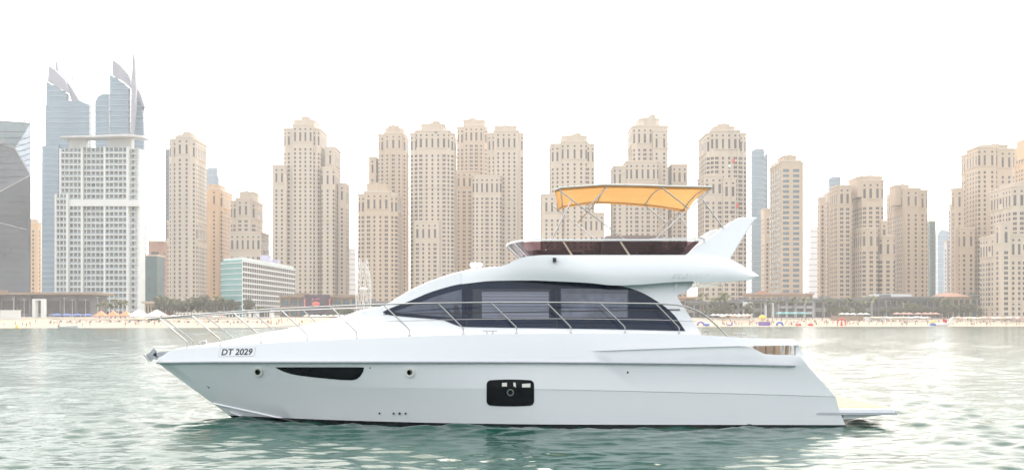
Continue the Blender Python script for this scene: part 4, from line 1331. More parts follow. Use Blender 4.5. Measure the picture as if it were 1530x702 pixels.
b = MB(); b.tube([(c[0] + 2.3 * math.cos(a), c[1], c[2] + 1.5 + 2.2 * math.sin(a)) for a in np.linspace(-0.6, math.pi + 0.6, 22)], 0.36, 8); b.build('ring', M['red'], t, smooth=True)
b = MB(); b.lathe([(0.75, 0), (0.6, 1.0), (0.35, 1.9), (0.5, 2.3), (0.2, 2.9)], c, 10); b.build('post', M['red'], t, smooth=True)
# inflatable slide park on the right
c = edge(1405, 6)
t = thing('inflatable_slide', c, 'white inflatable slide with tall neck, orange and blue end and red flag block', 'inflatable')
b = MB(); b.tube([(c[0] - 4, c[1], c[2] + 0.8), (c[0] + 3.5, c[1], c[2] + 0.8), (c[0] + 5.2, c[1], c[2] + 1.8), (c[0] + 5.8, c[1], c[2] + 3.6), (c[0] + 7.2, c[1], c[2] + 4.6)], 0.95, 8, r2=0.6); b.build('body', M['white_vinyl'], t, smooth=True)
b = MB(); b.add([(c[0] - 6.6, c[1] - 1, c[2]), (c[0] - 2.7, c[1] - 1, c[2]), (c[0] - 2.9, c[1] - 1, c[2] + 1.5), (c[0] - 5.0, c[1] - 1, c[2] + 1.3), (c[0] - 6.6, c[1] + 1, c[2]), (c[0] - 2.7, c[1] + 1, c[2]), (c[0] - 2.9, c[1] + 1, c[2] + 1.5), (c[0] - 5.0, c[1] + 1, c[2] + 1.3)], [(0, 1, 2, 3), (7, 6, 5, 4), (0, 4, 5, 1), (1, 5, 6, 2), (2, 6, 7, 3), (3, 7, 4, 0)]); b.build('base', M['blue'], t, fix=False)
b = MB(); b.tube([(c[0] - 5.6 + i * 0.75, c[1] - 0.2, c[2] + 1.5 + 0.34 * i) for i in range(5)], 0.55, 8); b.build('ramp', M['yellow'], t, smooth=True)
b = MB(); b.add([(c[0] + 1.0, c[1] - 1.2, c[2] + 2.2), (c[0] + 3.2, c[1] - 1.2, c[2] + 1.5), (c[0] + 3.2, c[1] - 1.2, c[2] + 3.2), (c[0] + 1.2, c[1] - 1.2, c[2] + 4.0), (c[0] + 1.0, c[1] - 0.4, c[2] + 2.2), (c[0] + 3.2, c[1] - 0.4, c[2] + 1.5), (c[0] + 3.2, c[1] - 0.4, c[2] + 3.2), (c[0] + 1.2, c[1] - 0.4, c[2] + 4.0)], [(0, 1, 2, 3), (7, 6, 5, 4), (0, 4, 5, 1), (1, 5, 6, 2), (2, 6, 7, 3), (3, 7, 4, 0)]); b.build('flag_block', M['red'], t, fix=False)

# tents, kiosks, low walls
def tent(px, dt, w, h, m, label, n=1, wall=2.2):
    c = edge(px, dt)
    t = thing('tent', c, label, 'tent')
    b = MB()
    for i in range(n):
        x = c[0] + (i - (n - 1) / 2) * w
        b.add([(x - w / 2, c[1], c[2] + wall), (x + w / 2, c[1], c[2] + wall), (x + w / 2, c[1] + w, c[2] + wall), (x - w / 2, c[1] + w, c[2] + wall), (x, c[1] + w / 2, c[2] + wall + h)], [(0, 1, 4), (1, 2, 4), (2, 3, 4), (3, 0, 4)])
    b.build('canopy', m, t, fix=False)
    for i in range(n + 1):
        x = c[0] + (i - n / 2) * w
        for y in (c[1] + 0.1, c[1] + w - 0.1):
            b = MB(); b.tube([(x, y, c[2] - 0.2), (x, y, c[2] + wall)], 0.09, 5); b.build('pole', M['metal_pale'], t, fix=False)


tent(216, 70, 9, 3.2, M['fabric_white'], 'large pointed white tent left of the bow rail', n=2)
tent(206, 62, 6, 2.0, M['fabric_white'], 'lower white tent beside the large pointed one', n=3)
tent(166, 66, 6, 2.6, M['fabric_orange'], 'salmon canopies under the palms before the white balcony tower', n=3)
tent(105, 76, 5, 0.8, M['blue'], 'low blue shade canopy before the white balcony tower', n=4)
c = edge(388, 88)
t = thing('kiosk', c, 'white flat roofed kiosk left of the long brown building', 'kiosk')
b = MB(); b.box(PX(371, c[1]), PX(406, c[1]), c[1], c[1] + 6, c[2] - 0.3, PZ(466, c[1])); b.build('wall', M['white_wall'], t, fix=False)
add_windows(t, [(PX(x, c[1]), c[1], c[2] + 2.1, 0, 0.9, 2.4) for x in (377, 389, 391.5, 394, 397.5, 401)], M['win'])
b = MB(); b.box(PX(370, c[1]), PX(407, c[1]), c[1] - 0.5, c[1] + 6.5, PZ(466, c[1]), PZ(465, c[1])); b.build('roof', M['white_wall'], t, fix=False)
c = edge(330, 80)
t = thing('pergola', c, 'long white pergola in front of the grey green trees', 'pergola')
b = MB(); b.box(PX(262, c[1]), PX(368, c[1]), c[1], c[1] + 5, c[2] + 3.1, c[2] + 3.5); b.build('roof', M['white_wall'], t, fix=False)
for x in np.linspace(263, 367, 22):
    b = MB(); b.box(PX(x, c[1]) - 0.2, PX(x, c[1]) + 0.2, c[1], c[1] + 0.4, c[2] - 0.2, c[2] + 3.1); b.build('post', M['white_wall'], t, fix=False)
for k, (x0, x1, dt, h, m, lb) in enumerate(((0, 30, 78, 4.2, 'white_wall', 'blank white wall at the left edge below the dark pavilion'), (1242, 1290, 70, 2.6, 'brown_clad', 'low brown slatted screen on the sand behind the red ring'), (1291, 1328, 62, 2.4, 'white_wall', 'low white wall on the sand right of the red ring'))):
    c = edge((x0 + x1) / 2, dt)
    b = MB(); b.box(PX(x0, c[1]), PX(x1, c[1]), c[1], c[1] + 0.8, c[2] - 0.5, c[2] + h); b.box(PX(x0, c[1]) - 0.2, PX(x1, c[1]) + 0.2, c[1] - 0.15, c[1] + 0.95, c[2] + h, c[2] + h + 0.25)
    tag(b.build('low_wall', M[m], fix=False, org=Vector(c)), lb, 'wall')

# lamp posts / flag poles on the promenade
pl = bpy.data.objects.new('lamp_post', None); ORG[pl] = Vector((0, 0, 0))
b = MB(); b.tube([(0, 0, 0), (0, 0, 9.5)], 0.14, 6, r2=0.08); b.build('post', M['metal_pale'], pl, fix=False)
b = MB(); b.box(-0.7, 0.7, -0.15, 0.15, 9.4, 9.6); b.build('lamp_head', M['metal_pale'], pl, fix=False)
reg(pl)
for x in (1232, 1303, 1324, 1350, 1433, 1497, 1110, 1058, 96, 108, 128, 146, 20, 36):
    place(pl, x, 97, rng.uniform(0.9, 1.15), group='pale lamp posts along the promenade', noun='pale lamp post', cat='lamp post', key='lp')

# small motorboat and buoy on the left
Ym = 402
c = (PX(102, Ym), Ym, 0.0)
t = thing('motorboat', c, 'small white motorboat with red canopy moored at the left shore', 'boat')
b = MB()
L, hb = 3.6, 0.95
sec = []
for s in np.linspace(0, 1, 9):
    w_ = hb * (1 - (s) ** 3) ** 0.6 if s < 1 else 0.02
    x = c[0] - L + 2 * L * s
    zz = 0.75 + 0.35 * s * s
    sec.append([(x, c[1] - w_, zz), (x, c[1] - w_ * 0.8, 0.1), (x, c[1], -0.3), (x, c[1] + w_ * 0.8, 0.1), (x, c[1] + w_, zz), (x, c[1], zz - 0.05)])
b.loft(sec); b.add(sec[0], [(0, 1, 2, 3, 4, 5)])
b.build('hull', M['white_vinyl'], t, smooth=True)
b = MB(); b.box(c[0] - 0.4, c[0] + 1.6, c[1] - 0.8, c[1] + 0.8, 2.15, 2.3); b.build('canopy', M['red'], t, fix=False)
for x in (-0.3, 1.5):
    for y in (-0.7, 0.7):
        b = MB(); b.tube([(c[0] + x, c[1] + y, 0.7), (c[0] + x, c[1] + y, 2.15)], 0.04, 5); b.build('post', M['steel'], t, fix=False)
b = MB(); b.box(c[0] - L - 0.35, c[0] - L + 0.1, c[1] - 0.25, c[1] + 0.25, 0.2, 1.25); b.build('outboard_motor', M['black'], t, fix=False)
c = (PX(25, 395), 395, 0)
b = MB(); b.lathe([(0.1, -0.4), (0.6, -0.1), (0.7, 0.3), (0.4, 0.9), (0.15, 1.3), (0.1, 1.6)], c, 10); tag(b.build('buoy', M['yellow'], smooth=True, org=Vector(c)), 'yellow buoy floating off the left shore', 'buoy')

# red cradles on the tower front
for i, (px, py, m, lb) in enumerate(((1096, 240.5, 'red', 'upper red work cradle hanging high on the cream tower front'), (1101.5, 307, 'red', 'lower red work cradle hanging on the cream tower front'), (1092.5, 317, 'black', 'small black work box hanging beside the lower red cradle'), (1090, 248, 'white_vinyl', 'small white work box hanging beside the upper red cradle'))):
    Yc_ = 730.5
    c = P(px, py, Yc_)
    t = thing('work_cradle', c, lb, 'cradle')
    w_, h_ = ((0.75, 1.5) if m == 'red' else (0.75, 0.9))
    b = MB(); b.box(c[0] - w_, c[0] + w_, c[1] - 0.6, c[1] + 0.6, c[2] - h_, c[2] + h_ * 0.6); b.box(c[0] - w_ * 0.8, c[0] + w_ * 0.8, c[1] - 0.5, c[1] + 0.5, c[2] + h_ * 0.6, c[2] + h_); b.build('basket', M[m], t, fix=False)
    for s in (-1, 1):
        b = MB(); b.tube([(c[0] + s * w_ * 0.6, c[1], c[2] + h_), (c[0] + s * w_ * 0.5, c[1] + 1, PZ(195, Yc_))], 0.035, 4); b.build('rope', M['black'], t, fix=False)

# ------------------------------------------------------------------ THE YACHT
YC = 26.5
yo = Vector((0, YC, 0))
yacht = thing('motor_yacht', (0, YC, 0), 'large white motor yacht with flybridge, dark windows and orange bimini, afloat side-on', 'yacht')
NS = 72


def half(s, p, bmax):
    s = max(0.0, min(1.0, s))
    return bmax * (1 - (1 - s) ** p) + 0.015


def bB(px): return half((px - 235) / 545, 2.3, 2.30) - 0.10 * max(0, (px - 900) / 350)
def bA(px): return max(0.02, half((px - 241) / 545, 2.2, 2.24) - 0.10 * max(0, (px - 900) / 350))
def bC(px): return half((px - 283) / 540, 2.25, 2.26) - 0.10 * max(0, (px - 900) / 350)
def bD(px): return half((px - 318) / 560, 1.95, 2.12) - 0.06 * max(0, (px - 900) / 350)


rA = [(243, 531.5), (259, 521.5), (280, 519.5), (329, 516.5), (390, 512.5), (459, 508.5), (533, 505.5), (612, 502.5), (692, 500), (772, 498.6), (853, 498), (934, 498), (1015, 499), (1060, 501), (1090, 503), (1140, 505.5), (1190, 507)]
rW = [(236.5, 538), (330, 536), (500, 534), (700, 530), (850, 525.5), (893, 524), (1000, 520), (1120, 516.5), (1196, 515.5)]
rWi = [(236.5, 538), (330, 536), (500, 534), (700, 530), (850, 525.5), (893, 524), (1000, 520), (1112, 517), (1122, 518.5), (1130, 523.5), (1140, 528), (1150, 529.5), (1190, 530), (1196, 530.6)]
rB = [(235, 541), (330, 540), (500, 540), (700, 540), (900, 541), (1000, 542), (1100, 543.5), (1188, 545.5), (1208, 548)]
rC = [(283, 577), (400, 577), (600, 579), (800, 581), (1000, 585), (1120, 588), (1248, 592)]
rD0 = [(301, 590), (396, 600), (600, 607), (900, 610), (1254, 612)]
rD = [(318, 602), (345, 608), (396, 619), (445, 630), (520, 645), (700, 655), (1000, 657), (1272, 657)]


def samp(pts, n=NS, pw=1.35):
    a, b = pts[0][0], pts[-1][0]
    return [(a + (b - a) * (i / (n - 1)) ** pw, interp(pts, a + (b - a) * (i / (n - 1)) ** pw)) for i in range(n)]


def row(pts, bf, n=NS, off=0.0, pw=1.35):
    out = []
    for px, py in samp(pts, n, pw):
        out.append(Vector(P(px, py, YC - max(0.01, bf(px) + (off(px) if callable(off) else off)))))
    return out


def mir(r): return [Vector((v.x, 2 * YC - v.y, v.z)) for v in r]


def step893(px): return -0.05 * max(0, min(1, (px - 886) / 16))


A_ = row(rA, bA)
W_ = row(rW, lambda p: lerp(bA(p), bB(p), 0.85))
Wi = row(rWi, lambda p: lerp(bA(p), bB(p), 0.85) + step893(p))
B_ = row(rB, lambda p: bB(p) + step893(p) * 0.6)
B2 = row([(a + 1.0, b + 1.2) for a, b in rB], lambda p: bB(p) - 0.035)
C_ = row(rC, lambda p: bC(p))
C2 = row([(a + (1 if a > 810 else 0), b + (0.9 if a > 810 else 0.0)) for a, b in rC], lambda p: bC(p) - 0.012 * max(0, min(1, (p - 795) / 15)))
def bD0(px): return half((px - 301) / 550, 2.12, 2.20) - 0.08 * max(0, (px - 900) / 350)
D0 = row(rD0, bD0)
D_ = row(rD, bD)
E_ = [Vector((PX(a, YC), YC - 0.03, max(-0.75, PZ(627 + (a - 352) * 0.735, YC)))) for a, _ in samp([(352, 0), (1272, 0)])]
h = MB()
for fn in (lambda r: r, mir):
    h.loft([fn(A_), fn(W_)])
    kw = sum(1 for a_, _ in samp(rW) if a_ <= 1118)
    h.loft([fn(W_[:kw]), fn(Wi[:kw])])
    h.loft([fn(Wi), fn(B_)])
    h.loft([fn(B_), fn(B2), fn(C_)])
    h.loft([fn(C_), fn(C2), fn(D0), fn(D_)])
    h.loft([fn(D_), fn(E_)])
ends = [Wi[-1], B_[-1], B2[-1], C_[-1], C2[-1], D0[-1], D_[-1], E_[-1]]
h.loft([ends, mir(ends)])
fr = [A_[0], W_[0], Wi[0], B_[0], B2[0], C_[0], C2[0], D0[0], D_[0], E_[0]]
h.loft([fr, mir(fr)])
# aft wings: inner faces and undersides of the side decks behind the cabin
wi_px = [p for p in samp(rA) if p[0] >= 1015]
k0 = NS - len(wi_px)
for fn in (lambda r: r, mir):
    top_o = A_[k0:]
    top_i = [Vector((v.x, v.y + 0.42, v.z)) for v in top_o]
    bot_o = W_[k0:]
    bot_i = [Vector((v.x, v.y + 0.42, v.z)) for v in bot_o]
    h.loft([fn(top_o), fn(top_i)]); h.loft([fn(top_i), fn(bot_i)]); h.loft([fn(bot_i), fn(bot_o)])
    e = [top_o[-1], top_i[-1], bot_i[-1], bot_o[-1]]
    h.add(fn(e), [(0, 1, 2, 3)])
    lo = [v for v in Wi if v.x > top_o[0].x]
    li = [Vector((v.x, v.y + 0.30, v.z)) for v in lo]
    lf = [Vector((v.x, v.y + 0.30, 1.15)) for v in lo]
    h.loft([fn(lo), fn(li), fn(lf)])
hull = h.build('hull', M['hull'], yacht, smooth=True)
hull.data.set_sharp_from_angle(angle=R(24))


def band(px, py, rows, bfs):
    """half-beam of the hull side at a photo position, interpolated between feature lines"""
    for (ra, fa), (rb, fb) in zip(zip(rows, bfs), zip(rows[1:], bfs[1:])):
        ya, yb = interp(ra, px), interp(rb, px)
        if py <= yb or rb is rows[-1]:
            t = (py - ya) / max(1e-6, yb - ya)
            return lerp(fa(px), fb(px), max(-0.2, min(1.2, t)))


def hull_b(px, py):
    if py < interp(rB, px):
        return band(px, py, [rA, rW, rB], [bA, lambda p: lerp(bA(p), bB(p), 0.85), bB])
    return band(px, py, [[(a + 1, b + 1.2) for a, b in rB], rC, rD0], [lambda p: bB(p) - 0.035, bC, bD0])


def patch(mb, pts, off, bf=hull_b, mi=0, rings=5, back=0.02, hole=None):
    """a closed outline in photo pixels laid on the surface bf, standing off it"""
    cx = sum(p[0] for p in pts) / len(pts); cy = sum(p[1] for p in pts) / len(pts)
    n = len(pts)
    def at(px, py, o): return P(px, py, YC - bf(px, py) - o)
    rs = [1 - i / rings for i in range(rings)] if hole is None else [1, hole]
    vs = [at(cx + (x - cx) * 1.0, cy + (y - cy) * 1.0, -back) for x, y in pts]
    for r_ in rs:
        vs += [at(cx + (x - cx) * r_, cy + (y - cy) * r_, off) for x, y in pts]
    fs = [(j * n + i, j * n + (i + 1) % n, (j + 1) * n + (i + 1) % n, (j + 1) * n + i) for j in range(len(rs)) for i in range(n)]
    if hole is None:
        vs.append(at(cx, cy, off)); k = len(vs) - 1
        fs += [(len(rs) * n + i, len(rs) * n + (i + 1) % n, k) for i in range(n)]
    mb.add(vs, fs, mi)


def circle(cx, cy, rx, ry=None, n=20): return [(cx + rx * math.cos(i / n * 6.2832), cy + (ry or rx) * math.sin(i / n * 6.2832)) for i in range(n)]


def rrect(x0, x1, y0, y1, r, bow=0.0, n=5):
    o = []
    for cx, cy, a0 in ((x1 - r, y0 + r, -90), (x1 - r, y1 - r, 0), (x0 + r, y1 - r, 90), (x0 + r, y0 + r, 180)):
        for i in range(n): o.append((cx + r * math.cos(R(a0 + 90 * i / (n - 1))), cy + r * math.sin(R(a0 + 90 * i / (n - 1)))))
    res = []
    for i, p in enumerate(o):
        q = o[(i + 1) % len(o)]
        res.append(p)
        if math.hypot(q[0] - p[0], q[1] - p[1]) > 8:
            for k in range(1, 8): res.append((lerp(p[0], q[0], k / 8), lerp(p[1], q[1], k / 8)))
    xm = (x0 + x1) / 2
    return [(x, y + (bow * (1 - ((x - xm) / (x1 - xm)) ** 2)) * (-1 if y < (y0 + y1) / 2 else 1)) for x, y in res]


def both(part_fn, name, m, parent=yacht, **kw):
    """a part on the near side and its mirror image on the far side"""
    a = MB(); part_fn(a)
    o = a.build(name, m, parent, **kw)
    c = MB(); c.v = [(x, 2 * YC - y, z) for x, y, z in a.v]; c.f = [f[::-1] for f in a.f]; c.m = list(a.m)
    o2 = c.build(name, m, parent, **kw)
    return o, o2


# spray rail along the chine at the bow
def f_spray(b):
    b.tube([Vector((v.x, v.y - 0.012, v.z)) for v in row([p for p in [(319, 602.3), (345, 608), (396, 619), (445, 630), (500, 641)]], bD, 24, pw=1.0)], 0.024, 6)
    b.tube([Vector(P(x, lerp(615, 626, (x - 344) / 28), YC - bD(x) * 0.72 - 0.01)) for x in range(344, 373, 4)], 0.018, 5)
both(f_spray, 'spray_rail', M['hull'], smooth=True)
# rub rail
def f_rub(b):
    b.tube([Vector((v.x, v.y - 0.01, v.z)) for v in row([(p[0], p[1] + 0.6) for p in rB[:-2]] + [(1188, 546)], bB, 60)], 0.032, 6)
both(f_rub, 'rub_rail', M['rub'], smooth=True)

# foredeck and side decks
rS = [(243, 531.5), (262, 520.5), (300, 515), (330, 510), (360, 503), (400, 495.5), (430, 490), (465, 482), (500, 474), (520, 468), (530, 464), (545, 460.5), (562, 458.5), (600, 456), (730, 456)]
d = MB()
pxs = [243 + (730 - 243) * i / 50 for i in range(51)]
def edgeA(px, ins=0.0): return Vector(P(px, interp(rA, px), YC - bA(px))) + Vector((0, min(ins, bA(px) * 0.5), 0))
lines = []
c_l = [Vector((PX(p, YC - 0.3 * bA(p)), YC, PZ(interp(rS, p), YC - 0.3 * bA(p)))) for p in pxs]
for fr_ in (1.0, 0.93, 0.86, 0.7, 0.5, 0.25, 0.0):
    ln = []
    for i, p in enumerate(pxs):
        e0 = edgeA(p); c0 = c_l[i]
        zz = lerp(c0.z, e0.z, {1.0: 1.0, 0.93: 1.0, 0.86: 0.86, 0.7: 0.42, 0.5: 0.16, 0.25: 0.03, 0.0: 0.0}[fr_])
        zz = lerp(zz, e0.z + (0.02 if fr_ < 0.8 else 0), max(0.0, min(1.0, (p - 565) / 120)) if fr_ > 0.3 else 0.0) if fr_ < 0.9 else zz
        ln.append(Vector((lerp(c0.x, e0.x, fr_), YC - bA(p) * fr_, zz)))
    lines.append(ln)
d.loft(lines); d.loft([mir(l) for l in lines])
pxs2 = [730 + (1190 - 730) * i / 30 for i in range(31)]
ea = [edgeA(p) for p in pxs2]
ei = [Vector((v.x, v.y + 0.42, v.z)) for v in ea]
d.loft([ea, ei]); d.loft([mir(ea), mir(ei)])
km = sum(1 for p in pxs2 if p <= 1015)
d.loft([ei[:km], mir(ei)[:km]])
d.build('deck', M['gelcoat_soft'], yacht, smooth=True)


# cabin sides
def cab_b(px, py):
    t = max(0, min(1, (px - 545) / 200)); t = 1 - (1 - t) ** 2
    return lerp(1.15, 1.88, t) - 0.0022 * (498 - py)


gR = [(540, 466), (562, 460), (580, 453), (612, 435), (651, 418), (693, 406), (730, 401), (780, 398), (900, 396), (1010, 398), (1037, 410)]
gF = [(540, 506), (1060, 506)]


def sheet(mb, x0, x1, top, bot, off, nx=40, ny=8, bf=cab_b, th=0.05, mi=0):
    fr_, bk = [], []
    for j in range(ny + 1):
        a, c = [], []
        for i in range(nx + 1):
            px = lerp(x0, x1, i / nx)
            py = lerp(top(px), bot(px), j / ny)
            bb = bf(px, py)
            a.append(P(px, py, YC - bb - off)); q = P(px, py, YC - bb - off); c.append((q[0], q[1] + th, q[2]))
        fr_.append(a); bk.append(c)
    mb.loft(fr_, mi); mb.loft(bk, mi, True)
    mb.loft([fr_[0], bk[0]], mi); mb.loft([fr_[-1], bk[-1]], mi)
    mb.loft([[r_[0] for r_ in fr_], [r_[0] for r_ in bk]], mi); mb.loft([[r_[-1] for r_ in fr_], [r_[-1] for r_ in bk]], mi)


def I(pts): return lambda px: interp(pts, px)


def f_side(b):
    sheet(b, 540, 1010, I(gR), I(gF), 0.0, 90, 8)
    sheet(b, 1010, 1037, I(gR), I([(1010, 441), (1022, 437), (1030, 432), (1037, 420.5)]), 0.0, 8, 4)
    sheet(b, 1010, 1050, I([(1010, 441), (1024, 462), (1050, 503)]), I(gF), 0.0, 10, 6)
both(f_side, 'cabin_side', M['gelcoat'], smooth=True)

wT = [(572, 465.8), (578, 462.5), (608, 451), (650, 434), (695, 423), (739, 419.2), (790, 418.8), (832, 420), (877, 422), (921, 426), (952, 434), (979, 448), (1007, 470), (1024, 494)]
wB = [(572, 466.2), (580, 470), (618, 474), (661, 478), (676, 483.5), (691, 488), (740, 489), (877, 491), (1024, 494.2)]


def f_glass(b): sheet(b, 572, 1024, I(wT), I(wB), 0.012, 110, 8, th=0.03)
gw = both(f_glass, 'window', M['dark_glass'], smooth=True)
for g_, far in ((gw[0], False), (gw[1], True)):
    def sub(fn, nm, m):
        a = MB(); fn(a)
        if far: a.v = [(x, 2 * YC - y, z) for x, y, z in a.v]; a.f = [f[::-1] for f in a.f]
        return a.build(nm, m, g_, smooth=True)
    sub(lambda b: sheet(b, 590, 690, I([(590, 465), (620, 454.5), (655, 441.5), (690, 432)]), I([(590, 467), (690, 475.5)]), 0.018, 20, 4, th=0.004), 'pane', M['pane'])
    sub(lambda b: sheet(b, 706, 822, lambda p: 431.5, lambda p: 475.5, 0.018, 20, 4, th=0.004), 'pane', M['pane_frame'])
    sub(lambda b: sheet(b, 720, 820, lambda p: 436, lambda p: 474.8, 0.024, 20, 4, th=0.004), 'blind', M['blind'])
    sub(lambda b: sheet(b, 838, 938.5, lambda p: 431, lambda p: 474.5, 0.018, 20, 4, th=0.004), 'pane', M['pane'])
    sub(lambda b: sheet(b, 840, 936.5, lambda p: 438.5, lambda p: 473.5, 0.023, 20, 4, th=0.004), 'pane', mat('pale_tinted_pane', (0.10, 0.115, 0.17), 0.06, var=0.45, vscale=3.0, coat=0.5) if not far else M['pane'])
    for x in (697.5, 831.5):
        sub(lambda b: sheet(b, x - 0.6, x + 0.6, lambda p: interp(wT, p) + 1, lambda p: interp(wB, p) - 1, 0.016, 2, 6, th=0.004), 'mullion', M['black'])
    # helm seat and wheel silhouettes behind the glass line
    sub(lambda b: sheet(b, 678, 690, I([(678, 456), (682, 455), (690, 474)]), I([(678, 475), (690, 475.2)]), 0.023, 8, 3, th=0.003), 'seat_back', M['pane_frame'])
    sub(lambda b: sheet(b, 572.5, 1016, lambda p: lerp(468.6, 461.5, (p - 572) / 444), lambda p: lerp(469.6, 463.0, (p - 572) / 444), 0.0265, 50, 1, th=0.003), 'trim_line', M['black'])  # thin dark line drawn across the glass and panes

# roof and windscreen between the sides
b = MB()
pxs3 = [540 + (800 - 540) * i / 30 for i in range(31)]
r0 = [Vector(P(p, interp(gR, p), YC - cab_b(p, interp(gR, p)))) for p in pxs3]
rws = []
for fr_, up in ((1.0, 0.0), (0.93, 0.02), (0.75, 0.05), (0.4, 0.085), (0.0, 0.1)):
    rws.append([Vector((v.x, YC - (YC - v.y) * fr_, v.z + up * min(1, i / 6))) for i, v in enumerate(r0)])
b.loft(rws); b.loft([mir(l) for l in rws])
b.build('cabin_roof', M['gelcoat'], yacht, smooth=True)
b = MB()
ws = [v for i, v in enumerate(r0) if 4 <= i <= 13]
rws2 = []
for fr_ in (0.86, 0.5, 0.0, -0.5, -0.86):
    up = 0.1 - 0.09 * abs(fr_) + 0.008
    rws2.append([Vector((v.x, YC - (YC - v.y) * fr_, v.z + up)) for v in ws])
b.loft(rws2)
b.build('windscreen', M['dark_glass'], yacht, smooth=True)

# flybridge moulding
mT = [(690, 406.3), (720, 401.5), (755, 396), (768, 389.5), (780, 385), (792, 382.3), (850, 381), (1026, 381), (1089, 387), (1110, 397), (1133, 411)]
mC = [(690, 409), (740, 404), (790, 398.5), (1000, 396.5), (1060, 397), (1100, 402), (1133, 411.8)]
mM = [(690, 416), (740, 412), (800, 411), (921, 414), (1037, 412), (1100, 412.5), (1133, 412.6)]
mB = [(690, 424.2), (739, 419.4), (790, 418.9), (832, 420.2), (877, 422.4), (921, 426.3), (935, 426), (1037, 420.5), (1050, 422.5), (1080, 421), (1115, 419), (1133, 413.4)]
def tail(p): return -0.45 * max(0, (p - 1085) / 48) ** 2
def sst(a, b, x):
    t = max(0.0, min(1.0, (x - a) / (b - a)))
    return t * t * t * (t * (6 * t - 15) + 10)
def fbT(p): return lerp(cab_b(p, 406), 1.97, sst(680, 860, p)) + tail(p)
def fbC(p): return lerp(cab_b(p, 409) + 0.01, 2.08, sst(670, 900, p)) + tail(p)
def fbM(p): return lerp(cab_b(p, 416) + 0.015, 2.10, sst(670, 930, p)) + tail(p)
def fbB(p): return lerp(cab_b(p, 424) + 0.02, 2.06, sst(690, 935, p)) + tail(p)
T1, C1, M1, B1 = [row(r_, f_, 70, pw=1.0) for r_, f_ in ((mT, fbT), (mC, fbC), (mM, fbM), (mB, fbB))]
b = MB()
Ti = [Vector((v.x, v.y + 0.12, v.z - 0.02)) for v in T1]
Bi = [Vector((v.x, v.y + 0.25, v.z + 0.02)) for v in B1]
for fn in (lambda r_: r_, mir):
    b.loft([fn(Ti), fn(T1), fn(C1), fn(M1), fn(B1), fn(Bi)])
b.loft([Ti, mir(Ti)]); b.loft([Bi, mir(Bi)])
e = [Ti[-1], T1[-1], C1[-1], M1[-1], B1[-1], Bi[-1]]
b.loft([e, mir(e)])
fly = b.build('flybridge', M['gelcoat'], yacht, smooth=True)
fly.data.set_sharp_from_angle(angle=R(32))

# fins of the radar arch
def f_fin(b):
    pts = [(1022, 382.5), (1050, 361.5), (1077, 342), (1092, 331.5), (1102, 326.3), (1109, 324.6), (1132, 325), (1127, 330), (1118, 342.5), (1106, 363), (1095, 381), (1091, 386), (1094, 392), (1100, 399), (1040, 396)]
    n = len(pts)
    a, c = [], []
    for x, y in pts:
        lean = 0.25 * (396 - y) / 70
        a.append(P(x, y, YC - 1.99 + lean)); q = P(x, y, YC - 1.99 + lean); c.append((q[0], q[1] + 0.16, q[2]))
    b.add(a + c, [tuple(range(n)), tuple(reversed(range(n, 2 * n)))] + [(i, n + i, n + (i + 1) % n, (i + 1) % n) for i in range(n)])
for o in both(f_fin, 'fin', M['gelcoat'], smooth=True): bevel(o, 0.03, 3)

# flybridge windscreen: tinted, wrapping round the front
def ring_path(b_side, px_front, px_side, px_aft, py):
    xs_side = PX(px_side, YC - b_side); xa = PX(px_aft, YC - b_side); xf = PX(px_front, YC)
    z = PZ(py, YC - b_side)
    pts = [Vector((lerp(xa, xs_side, i / 24), YC - b_side, z)) for i in range(25)]
    for i in range(1, 12):
        a = i / 12 * math.pi / 2
        pts.append(Vector((xs_side + (xf - xs_side) * math.sin(a), YC - b_side * math.cos(a), z)))
    pts.append(Vector((xf, YC, z)))
    return pts + [Vector((v.x, 2 * YC - v.y, v.z)) for v in pts[-2::-1]]
top_r = ring_path(1.93, 757, 800, 1045, 360.5)
bot_r = ring_path(1.90, 778, 815, 1024, 382)
b = MB(); b.loft([top_r, bot_r]); b.build('flybridge_windscreen', M['tint'], fly, smooth=True)
b = MB(); b.tube([v + Vector((0, 0, 0.03)) for v in top_r], 0.022, 6); b.build('windscreen_rail', M['gelcoat_soft'], fly, smooth=True)
b = MB(); b.tube([v + Vector((0, 0, 0.0)) for v in bot_r], 0.018, 6); b.build('windscreen_base', M['gelcoat_soft'], fly, smooth=True)
for xa, xb in ((841.5, 855), (927, 941)):
    def f_post(b):
        v = [P(xa - 1.3, 361, YC - 1.945), P(xa + 1.7, 361, YC - 1.945), P(xb + 1.8, 382, YC - 1.92), P(xb - 1.8, 382, YC - 1.92)]
        w_ = [(x, y + 0.035, z) for x, y, z in v]
        b.add(v + w_, [(0, 1, 2, 3), (7, 6, 5, 4), (0, 4, 5, 1), (1, 5, 6, 2), (2, 6, 7, 3), (3, 7, 4, 0)])
    both(f_post, 'windscreen_post', M['beige_vinyl'], fly)
# front moulding of the windscreen (pale edge strips on the curved front)
for i, j in ((34, 34), (30, 30)):
    b = MB(); b.tube([top_r[i], bot_r[j]], 0.022, 5); b.build('windscreen_post', M['gelcoat_soft'], fly)
